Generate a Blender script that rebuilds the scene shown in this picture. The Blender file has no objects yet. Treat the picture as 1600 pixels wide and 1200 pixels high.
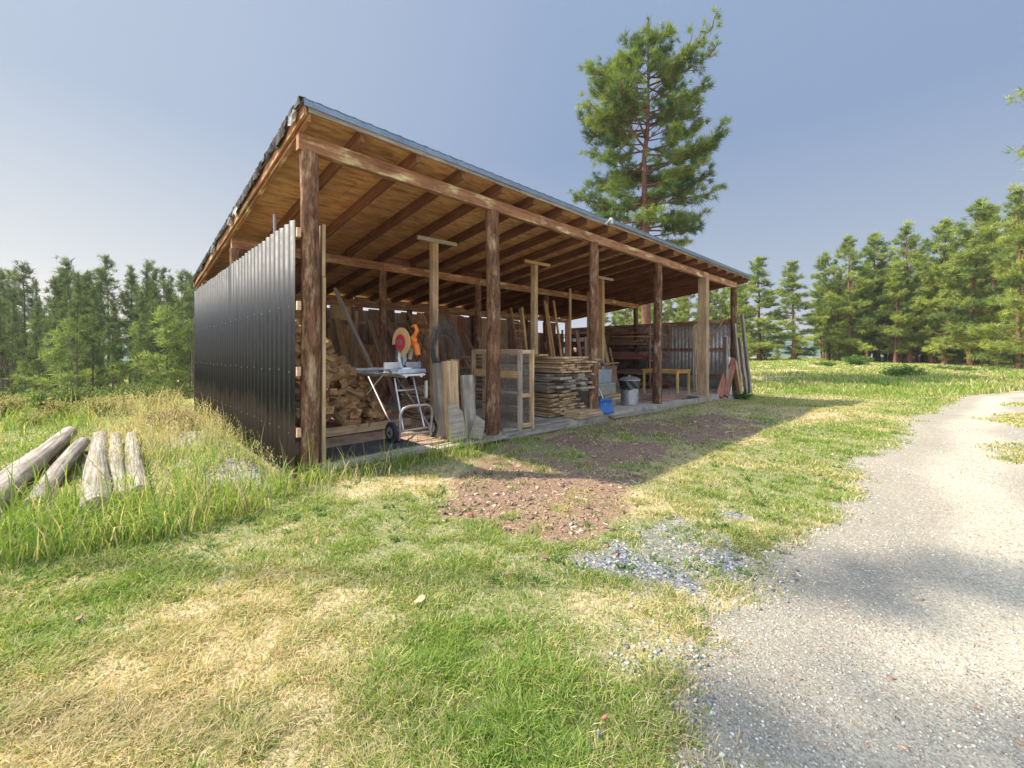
import bpy, math, random
import numpy as np
from mathutils import Vector, Matrix, noise
R = math.radians
random.seed(7); rng = np.random.default_rng(11)
scene = bpy.context.scene
COL = scene.collection

# ------------------------------------------------------------ camera, sky, sun, exposure
F, HZ, EYE = 651.0, 553.0, 1.38            # focal length and horizon in photograph pixels (1600 x 1200)
cam = bpy.data.objects.new('camera', bpy.data.cameras.new('camera')); COL.objects.link(cam)
cam.location = (0, 0, EYE); cam.rotation_euler = (R(90), 0, 0)
cam.data.sensor_width = 36; cam.data.lens = F/1600*36
cam.data.shift_y = -(600-HZ)/1600; cam.data.clip_end = 3000; cam.data.clip_start = .05
scene.camera = cam
SUN = Vector((-.862, .03, 1.0)).normalized()
sun_el = math.asin(SUN.z); sun_az = math.atan2(SUN.x, SUN.y)
world = bpy.data.worlds.new('World'); scene.world = world; world.use_nodes = True
wn = world.node_tree; wn.nodes.clear()
sky = wn.nodes.new('ShaderNodeTexSky'); sky.sky_type = 'NISHITA'; sky.sun_disc = False
sky.sun_elevation = sun_el; sky.sun_rotation = sun_az
sky.air_density = 1.0; sky.dust_density = 1.2; sky.ozone_density = 2.0; sky.altitude = 900
hs = wn.nodes.new('ShaderNodeHueSaturation'); hs.inputs['Saturation'].default_value = .8; hs.inputs['Value'].default_value = 1.0
# thin wildfire smoke evens the sky out: mauve blue overhead, pale pinkish grey towards the horizon
tcw = wn.nodes.new('ShaderNodeTexCoord'); spw = wn.nodes.new('ShaderNodeSeparateXYZ'); wn.links.new(tcw.outputs['Generated'], spw.inputs[0])
rw = wn.nodes.new('ShaderNodeValToRGB'); wn.links.new(spw.outputs['Z'], rw.inputs[0])
while len(rw.color_ramp.elements) < 4: rw.color_ramp.elements.new(.5)
for e, (p, c) in zip(rw.color_ramp.elements, [(0, (2.35, 2.3, 2.4)), (.16, (1.55, 1.82, 2.2)), (.42, (1.02, 1.38, 2.08)), (1, (1.35, 1.75, 2.5))]): e.position = p; e.color = (*c, 1)
rx = wn.nodes.new('ShaderNodeMapRange'); rx.inputs[1].default_value = -.85; rx.inputs[2].default_value = .1; wn.links.new(spw.outputs['X'], rx.inputs[0])
side = wn.nodes.new('ShaderNodeMix'); side.data_type = 'RGBA'; side.blend_type = 'MULTIPLY'; side.inputs[0].default_value = 1
rs_ = wn.nodes.new('ShaderNodeValToRGB'); wn.links.new(rx.outputs[0], rs_.inputs[0]); rs_.color_ramp.elements[0].color = (1.75, 1.5, 1.2, 1); rs_.color_ramp.elements[1].color = (1, 1, 1, 1)
wn.links.new(rw.outputs[0], side.inputs[6]); wn.links.new(rs_.outputs[0], side.inputs[7])
mw = wn.nodes.new('ShaderNodeMix'); mw.data_type = 'RGBA'; mw.inputs[0].default_value = .94
wn.links.new(hs.outputs[0], mw.inputs[6]); wn.links.new(side.outputs[2], mw.inputs[7])
bg = wn.nodes.new('ShaderNodeBackground'); bg.inputs['Strength'].default_value = .1
wo = wn.nodes.new('ShaderNodeOutputWorld')
wn.links.new(sky.outputs[0], hs.inputs['Color']); 
def wmath(op, a, b_):
    n = wn.nodes.new('ShaderNodeMath'); n.operation = op
    for q, i in ((a, 0), (b_, 1)):
        if isinstance(q, (int, float)): n.inputs[i].default_value = q
        else: wn.links.new(q, n.inputs[i])
    return n.outputs[0]
# the smoke glows round the sun; added fill brightens the sky behind the photographer
dt = wn.nodes.new('ShaderNodeVectorMath'); dt.operation = 'DOT_PRODUCT'; wn.links.new(tcw.outputs['Generated'], dt.inputs[0]); dt.inputs[1].default_value = SUN
gl = wn.nodes.new('ShaderNodeMapRange'); gl.inputs[1].default_value = .86; gl.inputs[2].default_value = 1; gl.inputs[4].default_value = 7.0; wn.links.new(dt.outputs['Value'], gl.inputs[0])
back_fill = wn.nodes.new('ShaderNodeMapRange'); back_fill.inputs[1].default_value = .25; back_fill.inputs[2].default_value = -.55; back_fill.inputs[4].default_value = 1.7; wn.links.new(spw.outputs['Y'], back_fill.inputs[0])
kk = wmath('ADD', wmath('ADD', gl.outputs[0], back_fill.outputs[0]), 1.0)
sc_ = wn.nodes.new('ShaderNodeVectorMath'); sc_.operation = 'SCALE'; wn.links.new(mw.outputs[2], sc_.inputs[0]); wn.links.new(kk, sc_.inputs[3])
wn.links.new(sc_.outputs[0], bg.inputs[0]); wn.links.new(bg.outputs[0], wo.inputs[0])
sl = bpy.data.lights.new('sun', 'SUN'); sl.energy = 3.3; sl.angle = R(.9); sl.color = (1, .9, .74)
so = bpy.data.objects.new('sun', sl); COL.objects.link(so)
so.rotation_euler = SUN.to_track_quat('Z', 'Y').to_euler()
scene.view_settings.view_transform = 'Standard'; scene.view_settings.look = 'None'
scene.view_settings.exposure = 1.42; scene.view_settings.gamma = 1
scene.render.engine = 'CYCLES'
scene.cycles.max_bounces = 6; scene.cycles.transparent_max_bounces = 4
scene.cycles.diffuse_bounces = 4

# ------------------------------------------------------------ the shed's frame: u along its front, v towards its back
TH = .768; PX, PY = -2.54, 5.216
D1 = (math.cos(TH), math.sin(TH)); D2 = (-math.sin(TH), math.cos(TH))
SM = Matrix.Translation((PX, PY, 0)) @ Matrix.Rotation(TH, 4, 'Z')
def SH(u, v, z=0): return SM @ Vector((u, v, z))
def toUV(X, Y): return ((X-PX)*D1[0]+(Y-PY)*D1[1], (X-PX)*D2[0]+(Y-PY)*D2[1])
def G(px, py, z=None):                      # where the line of sight meets the ground
    q = -.1 if z is None else z
    for _ in range(8):
        Y = F*(EYE-q)/(py-HZ); X = (px-800)/F*Y
        if z is not None or Y > 60: break
        q = .5*q+.5*gbase(X, Y)
    return (X, Y)
def at(px, Y): return ((px-800)/F*Y, Y)
def sstep(a, b, x):
    t = np.clip((np.asarray(x, float)-a)/(b-a), 0, 1); return t*t*(3-2*t)
def vn(x, y, s, seed=0):
    x = np.asarray(x, float)/s; y = np.asarray(y, float)/s
    xi = np.floor(x).astype(np.int64); yi = np.floor(y).astype(np.int64); fx = x-xi; fy = y-yi
    fx = fx*fx*(3-2*fx); fy = fy*fy*(3-2*fy)
    def h(a, b):
        n = (a*374761393+b*668265263+seed*1442695041) & 0xffffffff
        n = ((n ^ (n >> 13))*1274126177) & 0xffffffff
        return ((n ^ (n >> 16)) & 0xffff)/65535.
    return (h(xi, yi)*(1-fx)+h(xi+1, yi)*fx)*(1-fy)+(h(xi, yi+1)*(1-fx)+h(xi+1, yi+1)*fx)*fy
def fbm(x, y, s, seed=0, o=3):
    r = 0; a = 1; t = 0
    for i in range(o): r = r+a*vn(x, y, s/2**i, seed+i*17); t += a; a *= .55
    return r/t
def gz(x, y, smooth=False):                 # height of the ground
    x = np.asarray(x, float); y = np.asarray(y, float)
    u = (x-PX)*D1[0]+(y-PY)*D1[1]; v = (x-PX)*D2[0]+(y-PY)*D2[1]
    z = -.1+0*x
    z = z-3.9*sstep(9.8, 34, v)*(1-sstep(3, 16, u))
    z = z-.34*sstep(11, 18, u)*(1-sstep(24, 42, u))*(1-sstep(6, 14, v))*sstep(-12, -5, v)
    z = z+.22*sstep(20, 40, u)*sstep(-12, 2, v)
    if smooth: return z
    far = np.hypot(x, y)
    inside = sstep(-.6, -.2, u)*(1-sstep(15.5, 15.9, u))*sstep(-.5, -.1, v)*(1-sstep(8.3, 8.7, v))
    amp = .03+.16*sstep(14, 40, far)
    z = z+(fbm(x, y, 1.7, 3, 2)-.5)*amp*2*(1-inside)
    z = z+(fbm(x, y, 30, 9, 2)-.5)*.9*sstep(25, 60, far)*(1-sstep(200, 400, far))
    pile = np.exp(-((u+.75)/.42)**2)*sstep(-.4, .8, v)*(1-sstep(3.2, 5.5, v))
    z = z+.12*pile
    return z-.12*inside
def gzs(x, y): return float(gz(x, y))
def gbase(x, y): return float(gz(x, y, True))

def poly_mask(x, y, pts, soft):             # 1 inside, fading over soft metres
    x = np.asarray(x, float); y = np.asarray(y, float)
    ins = np.zeros(x.shape, bool); d = np.full(x.shape, 1e9); n = len(pts)
    for i in range(n):
        x0, y0 = pts[i]; x1, y1 = pts[(i+1) % n]
        c = ((y0 > y) != (y1 > y)) & (x < (x1-x0)*(y-y0)/((y1-y0) if y1 != y0 else 1e-9)+x0)
        ins ^= c
        ex, ey = x1-x0, y1-y0; L = ex*ex+ey*ey+1e-12
        t = np.clip(((x-x0)*ex+(y-y0)*ey)/L, 0, 1)
        d = np.minimum(d, np.hypot(x-x0-t*ex, y-y0-t*ey))
    sd = np.where(ins, d, -d)
    return sd if soft is None else sstep(-soft, soft, sd)
def gp(l): return [G(*p) for p in l]
ROAD = gp([(1075, 1500), (1062, 1200), (1058, 1090), (1062, 1010), (1085, 955), (1150, 925), (1190, 880), (1250, 845), (1345, 775), (1318, 722), (1400, 695), (1420, 650), (1500, 619), (1600, 609)])+[(30, 17.5), (44, 14), (44, -6), (.8, -6)]
ISL = [gp([(1555, 700), (1640, 700), (1640, 735), (1570, 720)]), gp([(1540, 655), (1580, 645), (1680, 650), (1680, 665), (1600, 668)]), gp([(1575, 628), (1640, 628), (1640, 632), (1580, 634)])]
CHIP = gp([(735, 715), (790, 700), (930, 665), (1010, 655), (1130, 648), (1195, 662), (1165, 684), (1050, 712), (1000, 765), (965, 800), (935, 850), (870, 865), (800, 845), (700, 800), (705, 760)])
BLUE = gp([(1000, 822), (1080, 815), (1130, 850), (1160, 880), (1190, 915), (1110, 925), (1000, 905), (900, 885), (870, 870), (930, 855)])
TALL = gp([(-900, 1000), (0, 900), (180, 845), (330, 805), (430, 780), (500, 768), (530, 745), (480, 730), (330, 655), (250, 640), (-900, 655)])
def masks(x, y):
    j = (fbm(x, y, .5, 21)-.5)*.55; k = (fbm(x, y, .45, 33)-.5)*.55
    far = np.hypot(x, y)
    road = poly_mask(x+j*1.2, y+k*1.2, ROAD, .22)
    for p in ISL: road = road*(1-.95*poly_mask(x+j, y+k, p, .25))
    blue = poly_mask(x+j, y+k, BLUE, .35)*(.62+.38*sstep(.25, .45, fbm(x, y, .5, 151, 2)))
    u, v = toUV(x, y)
    blue = np.maximum(blue, .9*sstep(.45, .62, fbm(x, y, .8, 77))*poly_mask(x, y, gp([(1120, 800), (1200, 780), (1290, 800), (1240, 850), (1160, 860)]), .3))
    chip = poly_mask(x+j, y+k, CHIP, .45)*(1-blue)*(.35+.65*sstep(.28, .42, fbm(x, y, .9, 141, 3)))
    front = sstep(-.9, -.3, v)*(1-sstep(8.5, 9, v))*sstep(-.3, 0, u)*(1-sstep(15.3, 15.8, u))
    pile = np.clip(1.4*np.exp(-((u+.72+j*.4)/.42)**4)*sstep(-.7, .1, v)*(1-sstep(4, 6, v)), 0, 1)
    return road, blue, chip, front, pile

# ------------------------------------------------------------ tags and mesh helpers
def tag(o, label=None, cat=None, group=None, kind=None):
    if label: o['label'] = label
    if cat: o['category'] = cat
    if group: o['group'] = group
    if kind: o['kind'] = kind
    return o
def empty(name, M, label, cat, group=None):
    o = bpy.data.objects.new(name, None); COL.objects.link(o); o.empty_display_size = .2
    o.matrix_world = M; return tag(o, label, cat, group)
def fast_mesh(name, V, T, mat, smooth=False, cols=None):
    me = bpy.data.meshes.new(name); V = np.asarray(V, np.float32); T = np.asarray(T, np.int32)
    k = T.shape[1]
    me.vertices.add(len(V)); me.vertices.foreach_set('co', V.ravel())
    me.loops.add(T.size); me.loops.foreach_set('vertex_index', T.ravel())
    me.polygons.add(len(T)); me.polygons.foreach_set('loop_start', np.arange(0, T.size, k, dtype=np.int32))
    if smooth: me.polygons.foreach_set('use_smooth', np.ones(len(T), bool))
    me.update(calc_edges=True)
    if cols is not None:
        for n, c in cols.items():
            a = me.color_attributes.new(n, 'FLOAT_COLOR', 'POINT')
            c4 = np.ones((len(V), 4), np.float32); c4[:, :c.shape[1]] = c
            a.data.foreach_set('color', c4.ravel())
    me.materials.append(mat); return me
def link(name, me, parent=None, M=None):
    o = bpy.data.objects.new(name, me); COL.objects.link(o)
    if parent: o.parent = parent
    if M is not None:
        if parent: o.matrix_local = M
        else: o.matrix_world = M
    return o
def setkind(o, name, kind='structure'): o.name = name; o['kind'] = kind; return o
class MB:
    def __init__(s): s.v = []; s.f = []
    def box(s, c, d, M=None, jit=0, taper=1):
        b = len(s.v); x, y, z = d[0]/2, d[1]/2, d[2]/2
        for a in ((-1,-1,-1),(1,-1,-1),(1,1,-1),(-1,1,-1),(-1,-1,1),(1,-1,1),(1,1,1),(-1,1,1)):
            q = taper if a[2] > 0 else 1
            p = Vector((a[0]*x*q+random.uniform(-jit, jit), a[1]*y*q+random.uniform(-jit, jit), a[2]*z+random.uniform(-jit, jit)))
            if M is not None: p = M @ p
            s.v.append(tuple(p+Vector(c)))
        s.f += [tuple(b+i for i in q) for q in ((0,3,2,1),(4,5,6,7),(0,1,5,4),(1,2,6,5),(2,3,7,6),(3,0,4,7))]
        return s
    def tube(s, pts, r, n=10, caps=True, wob=0):
        pts = [Vector(p) for p in pts]; rs = r if hasattr(r, '__len__') else [r]*len(pts)
        b = len(s.v); pr = None
        for i, p in enumerate(pts):
            t = (pts[min(i+1, len(pts)-1)]-pts[max(i-1, 0)]).normalized()
            if pr is None: a = t.orthogonal().normalized()
            else: a = (pr-t*pr.dot(t)).normalized()
            pr = a; c = t.cross(a)
            for k in range(n):
                q = 2*math.pi*k/n; rr = rs[i]*(1+random.uniform(-wob, wob))
                s.v.append(tuple(p+a*math.cos(q)*rr+c*math.sin(q)*rr))
        for i in range(len(pts)-1):
            for k in range(n):
                s.f.append((b+i*n+k, b+i*n+(k+1) % n, b+(i+1)*n+(k+1) % n, b+(i+1)*n+k))
        if caps:
            s.f.append(tuple(b+k for k in reversed(range(n)))); s.f.append(tuple(b+(len(pts)-1)*n+k for k in range(n)))
        return s
    def prism(s, prof, h, M):               # closed outline in the xy plane, extruded by h along z, moved by M
        b = len(s.v); n = len(prof)
        for z in (0, h):
            for p in prof: s.v.append(tuple(M @ Vector((p[0], p[1], z))))
        s.f.append(tuple(b+i for i in reversed(range(n)))); s.f.append(tuple(b+n+i for i in range(n)))
        for i in range(n): s.f.append((b+i, b+(i+1) % n, b+n+(i+1) % n, b+n+i))
        return s
    def mesh(s, name, mat, smooth=None, bevel=0):
        me = bpy.data.meshes.new(name); me.from_pydata(s.v, [], s.f); me.materials.append(mat)
        if smooth is not None:
            for p in me.polygons: p.use_smooth = True
            me.update()
            try: me.set_sharp_from_angle(angle=R(smooth))
            except Exception: pass
        return me
    def build(s, name, mat, parent=None, M=None, smooth=None):
        return link(name, s.mesh(name, mat, smooth), parent, M)
def axisM(p0, p1, roll=0):                  # local X runs from p0 to p1
    p0 = Vector(p0); p1 = Vector(p1); x = (p1-p0).normalized()
    up = Vector((0, 0, 1)) if abs(x.z) < .95 else Vector((0, 1, 0))
    y = up.cross(x).normalized(); z = x.cross(y)
    M = Matrix((x, y, z)).transposed().to_4x4(); M.translation = p0
    return M @ Matrix.Rotation(roll, 4, 'X'), (p1-p0).length
def board(name, p0, p1, w, t, mat, parent=None, roll=0, jit=.003, frame=None, segs=1):
    """plank from p0 to p1, w across (local y), t thick (local z); shed frame unless it has a parent"""
    M, L = axisM(p0, p1, roll)
    if parent is None: M = (frame or SM) @ M
    m = MB(); n = max(1, segs)
    b = 0
    for i in range(n+1):
        x = L*i/n; dy = random.uniform(-jit, jit); dz = random.uniform(-jit, jit)
        for sy, sz in ((-1,-1),(1,-1),(1,1),(-1,1)):
            m.v.append((x+(random.uniform(-jit, jit) if i in (0, n) else 0), sy*w/2+dy+random.uniform(-jit, jit)*.4, sz*t/2+dz+random.uniform(-jit, jit)*.4))
    for i in range(n):
        a = 4*i
        for q in range(4): m.f.append((a+q, a+(q+1) % 4, a+4+(q+1) % 4, a+4+q))
    m.f.append((3, 2, 1, 0)); m.f.append((4*n, 4*n+1, 4*n+2, 4*n+3))
    return m.build(name, mat, parent, M)
def logm(name, L, r0, r1, mat, n=14, segs=9, wob=.03, bend=.02, knots=0, seed=0):
    rd = random.Random(seed); m = MB(); b = 0
    ph = rd.uniform(0, 6)
    for i in range(segs+1):
        x = L*i/segs; r = r0+(r1-r0)*i/segs
        cy = bend*math.sin(i/segs*math.pi+ph*.1); cz = bend*math.cos(i/segs*4+ph)
        for k in range(n):
            a = 2*math.pi*k/n
            q = r*(1+wob*(2*noise.noise(Vector((x*1.3+seed, math.cos(a)*1.4, math.sin(a)*1.4)))))
            m.v.append((x, cy+math.cos(a)*q, cz+math.sin(a)*q))
    for i in range(segs):
        for k in range(n): m.f.append((i*n+k, i*n+(k+1) % n, (i+1)*n+(k+1) % n, (i+1)*n+k))
    m.f.append(tuple(reversed(range(n)))); m.f.append(tuple(segs*n+k for k in range(n)))
    return m.mesh(name, mat, 50)

# ------------------------------------------------------------ materials
def nodemat(name, rough=.8, spec=.3):
    m = bpy.data.materials.new(name); m.use_nodes = True; nt = m.node_tree
    b = nt.nodes['Principled BSDF']; b.inputs['Roughness'].default_value = rough
    b.inputs['Specular IOR Level'].default_value = spec
    return m, nt, b
def N(nt, t, **k):
    n = nt.nodes.new(t)
    for a, v in k.items():
        if a.startswith('_'): setattr(n, a[1:], v)
        else: n.inputs[a].default_value = v
    return n
def ramp(nt, fac, stops, interp='LINEAR'):
    r = nt.nodes.new('ShaderNodeValToRGB'); cr = r.color_ramp; cr.interpolation = interp
    while len(cr.elements) < len(stops): cr.elements.new(.5)
    for e, (p, c) in zip(cr.elements, stops): e.position = p; e.color = (*c, 1)
    nt.links.new(fac, r.inputs[0]); return r.outputs[0]
def mixc(nt, fac, a, b, mode='MIX'):
    n = nt.nodes.new('ShaderNodeMix'); n.data_type = 'RGBA'; n.blend_type = mode
    for s, i in ((fac, 0), (a, 6), (b, 7)):
        if isinstance(s, (int, float)): n.inputs[i].default_value = s
        elif isinstance(s, tuple): n.inputs[i].default_value = (*s, 1)
        else: nt.links.new(s, n.inputs[i])
    return n.outputs[2]
def bump(nt, b, h, strength=.4, dist=.02):
    n = N(nt, 'ShaderNodeBump', Strength=strength, Distance=dist); nt.links.new(h, n.inputs['Height']); nt.links.new(n.outputs[0], b.inputs['Normal']); return n
def wood(name, c, grain=9, along=1.1, rough=.85, spread=.28, bmp=.35, patch=None, big=1.6, rings=False):
    """grain runs along local X; c = dark, mid, light; patch = (colour, amount) for peeled or stained areas"""
    m, nt, b = nodemat(name, rough, .2)
    tc = N(nt, 'ShaderNodeTexCoord'); oi = N(nt, 'ShaderNodeObjectInfo')
    add = N(nt, 'ShaderNodeVectorMath', _operation='ADD'); sc = N(nt, 'ShaderNodeVectorMath', _operation='SCALE'); sc.inputs[3].default_value = 37
    cx = N(nt, 'ShaderNodeCombineXYZ')
    for i in range(3): nt.links.new(oi.outputs['Random'], cx.inputs[i])
    nt.links.new(cx.outputs[0], sc.inputs[0]); nt.links.new(tc.outputs['Object'], add.inputs[0]); nt.links.new(sc.outputs[0], add.inputs[1])
    mp = N(nt, 'ShaderNodeMapping'); mp.inputs['Scale'].default_value = (along, grain, grain); nt.links.new(add.outputs[0], mp.inputs[0])
    n1 = N(nt, 'ShaderNodeTexNoise', Scale=2.2, Detail=7, Roughness=.68, Distortion=.4); nt.links.new(mp.outputs[0], n1.inputs['Vector'])
    n2 = N(nt, 'ShaderNodeTexNoise', Scale=big, Detail=4, Roughness=.6); nt.links.new(add.outputs[0], n2.inputs['Vector'])
    colr = ramp(nt, n1.outputs[0], [(.5-spread, c[0]), (.5, c[1]), (.5+spread, c[2])])
    big2 = ramp(nt, n2.outputs[0], [(.3, (.62, .6, .58)), (.7, (1.25, 1.22, 1.18))])
    colr = mixc(nt, .8, colr, big2, 'MULTIPLY')
    rv = ramp(nt, oi.outputs['Random'], [(0, (.72, .72, .72)), (1, (1.22, 1.2, 1.15))])
    colr = mixc(nt, .75, colr, rv, 'MULTIPLY')
    if patch:
        mp2 = N(nt, 'ShaderNodeMapping'); mp2.inputs['Scale'].default_value = (.9, 3.4, 3.4); nt.links.new(add.outputs[0], mp2.inputs[0])
        n3 = N(nt, 'ShaderNodeTexNoise', Scale=2.0, Detail=8, Roughness=.7); nt.links.new(mp2.outputs[0], n3.inputs['Vector'])
        th = 1-patch[1]
        f = ramp(nt, n3.outputs[0], [(th-.05, (0, 0, 0)), (th+.10, (.85, .85, .85))])
        colr = mixc(nt, f, colr, patch[0])
    if rings:                               # sawn ends show growth rings
        sp = N(nt, 'ShaderNodeSeparateXYZ'); nt.links.new(tc.outputs['Normal'], sp.inputs[0])
        ab = N(nt, 'ShaderNodeMath', _operation='ABSOLUTE'); nt.links.new(sp.outputs[0], ab.inputs[0])
        w = N(nt, 'ShaderNodeTexWave', _wave_type='RINGS', _rings_direction='X', Scale=22, Distortion=2.5, Detail=3); nt.links.new(tc.outputs['Object'], w.inputs['Vector'])
        colr = mixc(nt, ramp(nt, ab.outputs[0], [(.75, (0, 0, 0)), (.9, (1, 1, 1))]), colr, ramp(nt, w.outputs[1], [(.2, (.36, .27, .19)), (.8, (.62, .52, .39))]))
    nt.links.new(colr, b.inputs['Base Color']); bump(nt, b, n1.outputs[0], bmp, .02)
    return m
def plain(name, c, rough=.5, metal=0, var=.25, scale=6, spec=.4, dirt=None, bmp=.08):
    m, nt, b = nodemat(name, rough, spec); b.inputs['Metallic'].default_value = metal
    tc = N(nt, 'ShaderNodeTexCoord'); n = N(nt, 'ShaderNodeTexNoise', Scale=scale, Detail=7, Roughness=.65); nt.links.new(tc.outputs['Object'], n.inputs['Vector'])
    lo = tuple(x*(1-var) for x in c); hi = tuple(min(1, x*(1+var)) for x in c)
    o = ramp(nt, n.outputs[0], [(.3, lo), (.7, hi)])
    if dirt:
        n2 = N(nt, 'ShaderNodeTexNoise', Scale=scale*2.7, Detail=6, Roughness=.75); nt.links.new(tc.outputs['Object'], n2.inputs['Vector'])
        o = mixc(nt, ramp(nt, n2.outputs[0], [(.5, (0, 0, 0)), (.68, (1, 1, 1))]), o, dirt)
    nt.links.new(o, b.inputs['Base Color'])
    rr = ramp(nt, n.outputs[0], [(.2, (rough*.75,)*3), (.8, (min(1, rough*1.25),)*3)]); nt.links.new(rr, b.inputs['Roughness'])
    if bmp: bump(nt, b, n.outputs[0], bmp, .01)
    return m
W_POST = wood('bark_post', ((.045, .024, .016), (.165, .083, .048), (.33, .19, .11)), 9, 2.2, .9, .2, .9, ((.50, .36, .21), .42), 2.6)
W_BEAM = wood('beam_wood', ((0.169, 0.076, 0.043), (0.405, 0.203, 0.110), (0.607, 0.355, 0.203)), 9, .9, .85, .25, .3, ((0.800, 0.776, 0.439), .42))
W_RAFT = wood('rafter_wood', ((0.094, 0.040, 0.027), (0.201, 0.094, 0.056), (0.335, 0.174, 0.107)), 9, .8)
W_PLY = wood('plywood_deck', ((0.292, 0.135, 0.062), (0.751, 0.416, 0.199), (0.800, 0.687, 0.353)), 5, 1.2, .85, .22, .15, ((0.292, 0.156, 0.093), .40), .9)
W_GREY = wood('grey_wood', ((.16, .135, .11), (.34, .29, .235), (.52, .46, .385)), 12, .9, .9, .22, .5)
W_SILL = wood('sill_board', ((.22, .19, .155), (.42, .37, .31), (.56, .51, .44)), 12, .9, .9, .22, .4)
W_NEW = wood('new_pine', ((.34, .19, .08), (.55, .35, .16), (.68, .48, .26)), 10, .8, .75, .25, .15)
W_BLOCK = wood('girt_end', ((.5, .3, .19), (.66, .43, .29), (.75, .55, .4)), 10, .8, .75, .25, .1)
W_TAN = wood('weathered_tan', ((0.258, 0.167, 0.096), (0.515, 0.361, 0.213), (0.721, 0.553, 0.361)), 11, .9, .85, .24, .4)
W_DARK = wood('dark_board', ((0.118, 0.075, 0.059), (0.296, 0.177, 0.132), (0.531, 0.354, 0.266)), 11, .9, .85)
W_REDB = wood('red_brown_board', ((0.168, 0.063, 0.042), (0.336, 0.140, 0.091), (0.462, 0.224, 0.154)), 9, .8, .8)
W_FIRE = wood('firewood_split', ((0.200, 0.100, 0.044), (0.500, 0.300, 0.138), (0.750, 0.525, 0.275)), 9, 1.5, .85, .24, .5, ((0.112, 0.062, 0.044), .42))
W_LOG = wood('peeled_log', ((.14, .115, .095), (.37, .33, .29), (.55, .51, .46)), 16, .5, .9, .2, 1.0, ((.17, .12, .09), .40), rings=True)
W_TABLE = wood('table_pine', ((.42, .24, .07), (.62, .40, .13), (.74, .53, .22)), 9, .8, .55, .25, .1)
W_TRUNK = wood('pine_bark', ((.07, .035, .025), (.20, .10, .065), (.34, .19, .125)), 6, 2.2, .95, .22, .9)
W_TRUNK2 = wood('grey_bark', ((.05, .04, .035), (.12, .095, .08), (.21, .17, .145)), 6, 2.2, .95, .22, .9)
M_BLACK = plain('black_metal_sheet', (.013, .014, .016), .5, .0, .3, 5, .14, (.022, .020, .018), .02)
def dust_foot(m):                            # splashed dust along the foot of the sheet
    nt = m.node_tree; b = nt.nodes['Principled BSDF']; src = b.inputs['Base Color'].links[0].from_socket
    tc = N(nt, 'ShaderNodeTexCoord'); sp = N(nt, 'ShaderNodeSeparateXYZ'); nt.links.new(tc.outputs['Object'], sp.inputs[0])
    mp = N(nt, 'ShaderNodeMapping'); mp.inputs['Scale'].default_value = (6, 6, 1.2); nt.links.new(tc.outputs['Object'], mp.inputs[0])
    n = N(nt, 'ShaderNodeTexNoise', Scale=2.0, Detail=7, Roughness=.7); nt.links.new(mp.outputs[0], n.inputs['Vector'])
    a = N(nt, 'ShaderNodeMath', _operation='MULTIPLY_ADD'); nt.links.new(n.outputs[0], a.inputs[0]); a.inputs[1].default_value = -.95; nt.links.new(sp.outputs['Z'], a.inputs[2])
    f = ramp(nt, a.outputs[0], [(-0, (.6, .6, .6)), (.3, (0, 0, 0))])
    nt.links.new(mixc(nt, f, src, (.13, .10, .075)), b.inputs['Base Color'])
dust_foot(M_BLACK)
M_ROOF = plain('blue_grey_metal', (.20, .255, .31), .4, .6, .25, 7, .5, (.26, .30, .33))
M_PALE = plain('pale_metal_sheet', (0.598, 0.611, 0.598), .45, .5, .25, 4, .5, (0.364, 0.312, 0.260))
M_GALV = plain('galvanised_steel', (.48, .50, .52), .38, .8, .2, 8, .5, (.30, .30, .30))
M_ALU = plain('dull_aluminium', (.58, .59, .60), .35, .75, .15, 10)
M_TUBE = plain('scuffed_tube', (.40, .38, .36), .45, .6, .25, 12, .5, (.30, .17, .10))
M_ORANGE = plain('orange_plastic', (.80, .20, .03), .45, 0, .15, 12)
M_RED = plain('red_disc', (.62, .03, .04), .5, 0, .1, 9)
M_TAN = plain('tan_guard', (.68, .42, .20), .45, 0, .15, 9)
M_RUB = plain('black_rubber', (.025, .025, .027), .7, 0, .25, 12)
M_MAT = plain('rubber_mat', (.055, .055, .06), .8, 0, .4, 5, .2, (.13, .10, .08))
M_BLUE = plain('blue_plastic', (.02, .12, .34), .4, 0, .15, 6, .5)
M_BAG = plain('black_bag', (.02, .02, .024), .3, 0, .2, 9, .6, None, .5)
M_GREYP = plain('grey_plastic', (.25, .26, .27), .55, 0, .2, 6)
M_BLUEG = plain('blue_grey_tarp', (.24, .29, .33), .6, 0, .2, 5)
M_WHITE = plain('grubby_white', (.58, .56, .52), .6, 0, .15, 6, .3, (.36, .31, .25))
M_OLIVE = plain('olive_panel', (.27, .255, .20), .7, 0, .2, 5)
M_WIRE = plain('old_cable', (.13, .115, .11), .6, .3, .35, 14, .4, (.28, .25, .22))
M_FELT = plain('tar_felt', (.045, .043, .045), .85, 0, .4, 9, .2, (.22, .18, .14), .6)
M_CONC = plain('slab_concrete', (.42, .35, .27), .9, 0, .22, 3, .2, (.21, .155, .115), .5)
M_FLOOR = plain('dusty_floor_boards', (0.390, 0.265, 0.180), .9, 0, .35, 3, .2, (0.218, 0.133, 0.094), .4)

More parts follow.
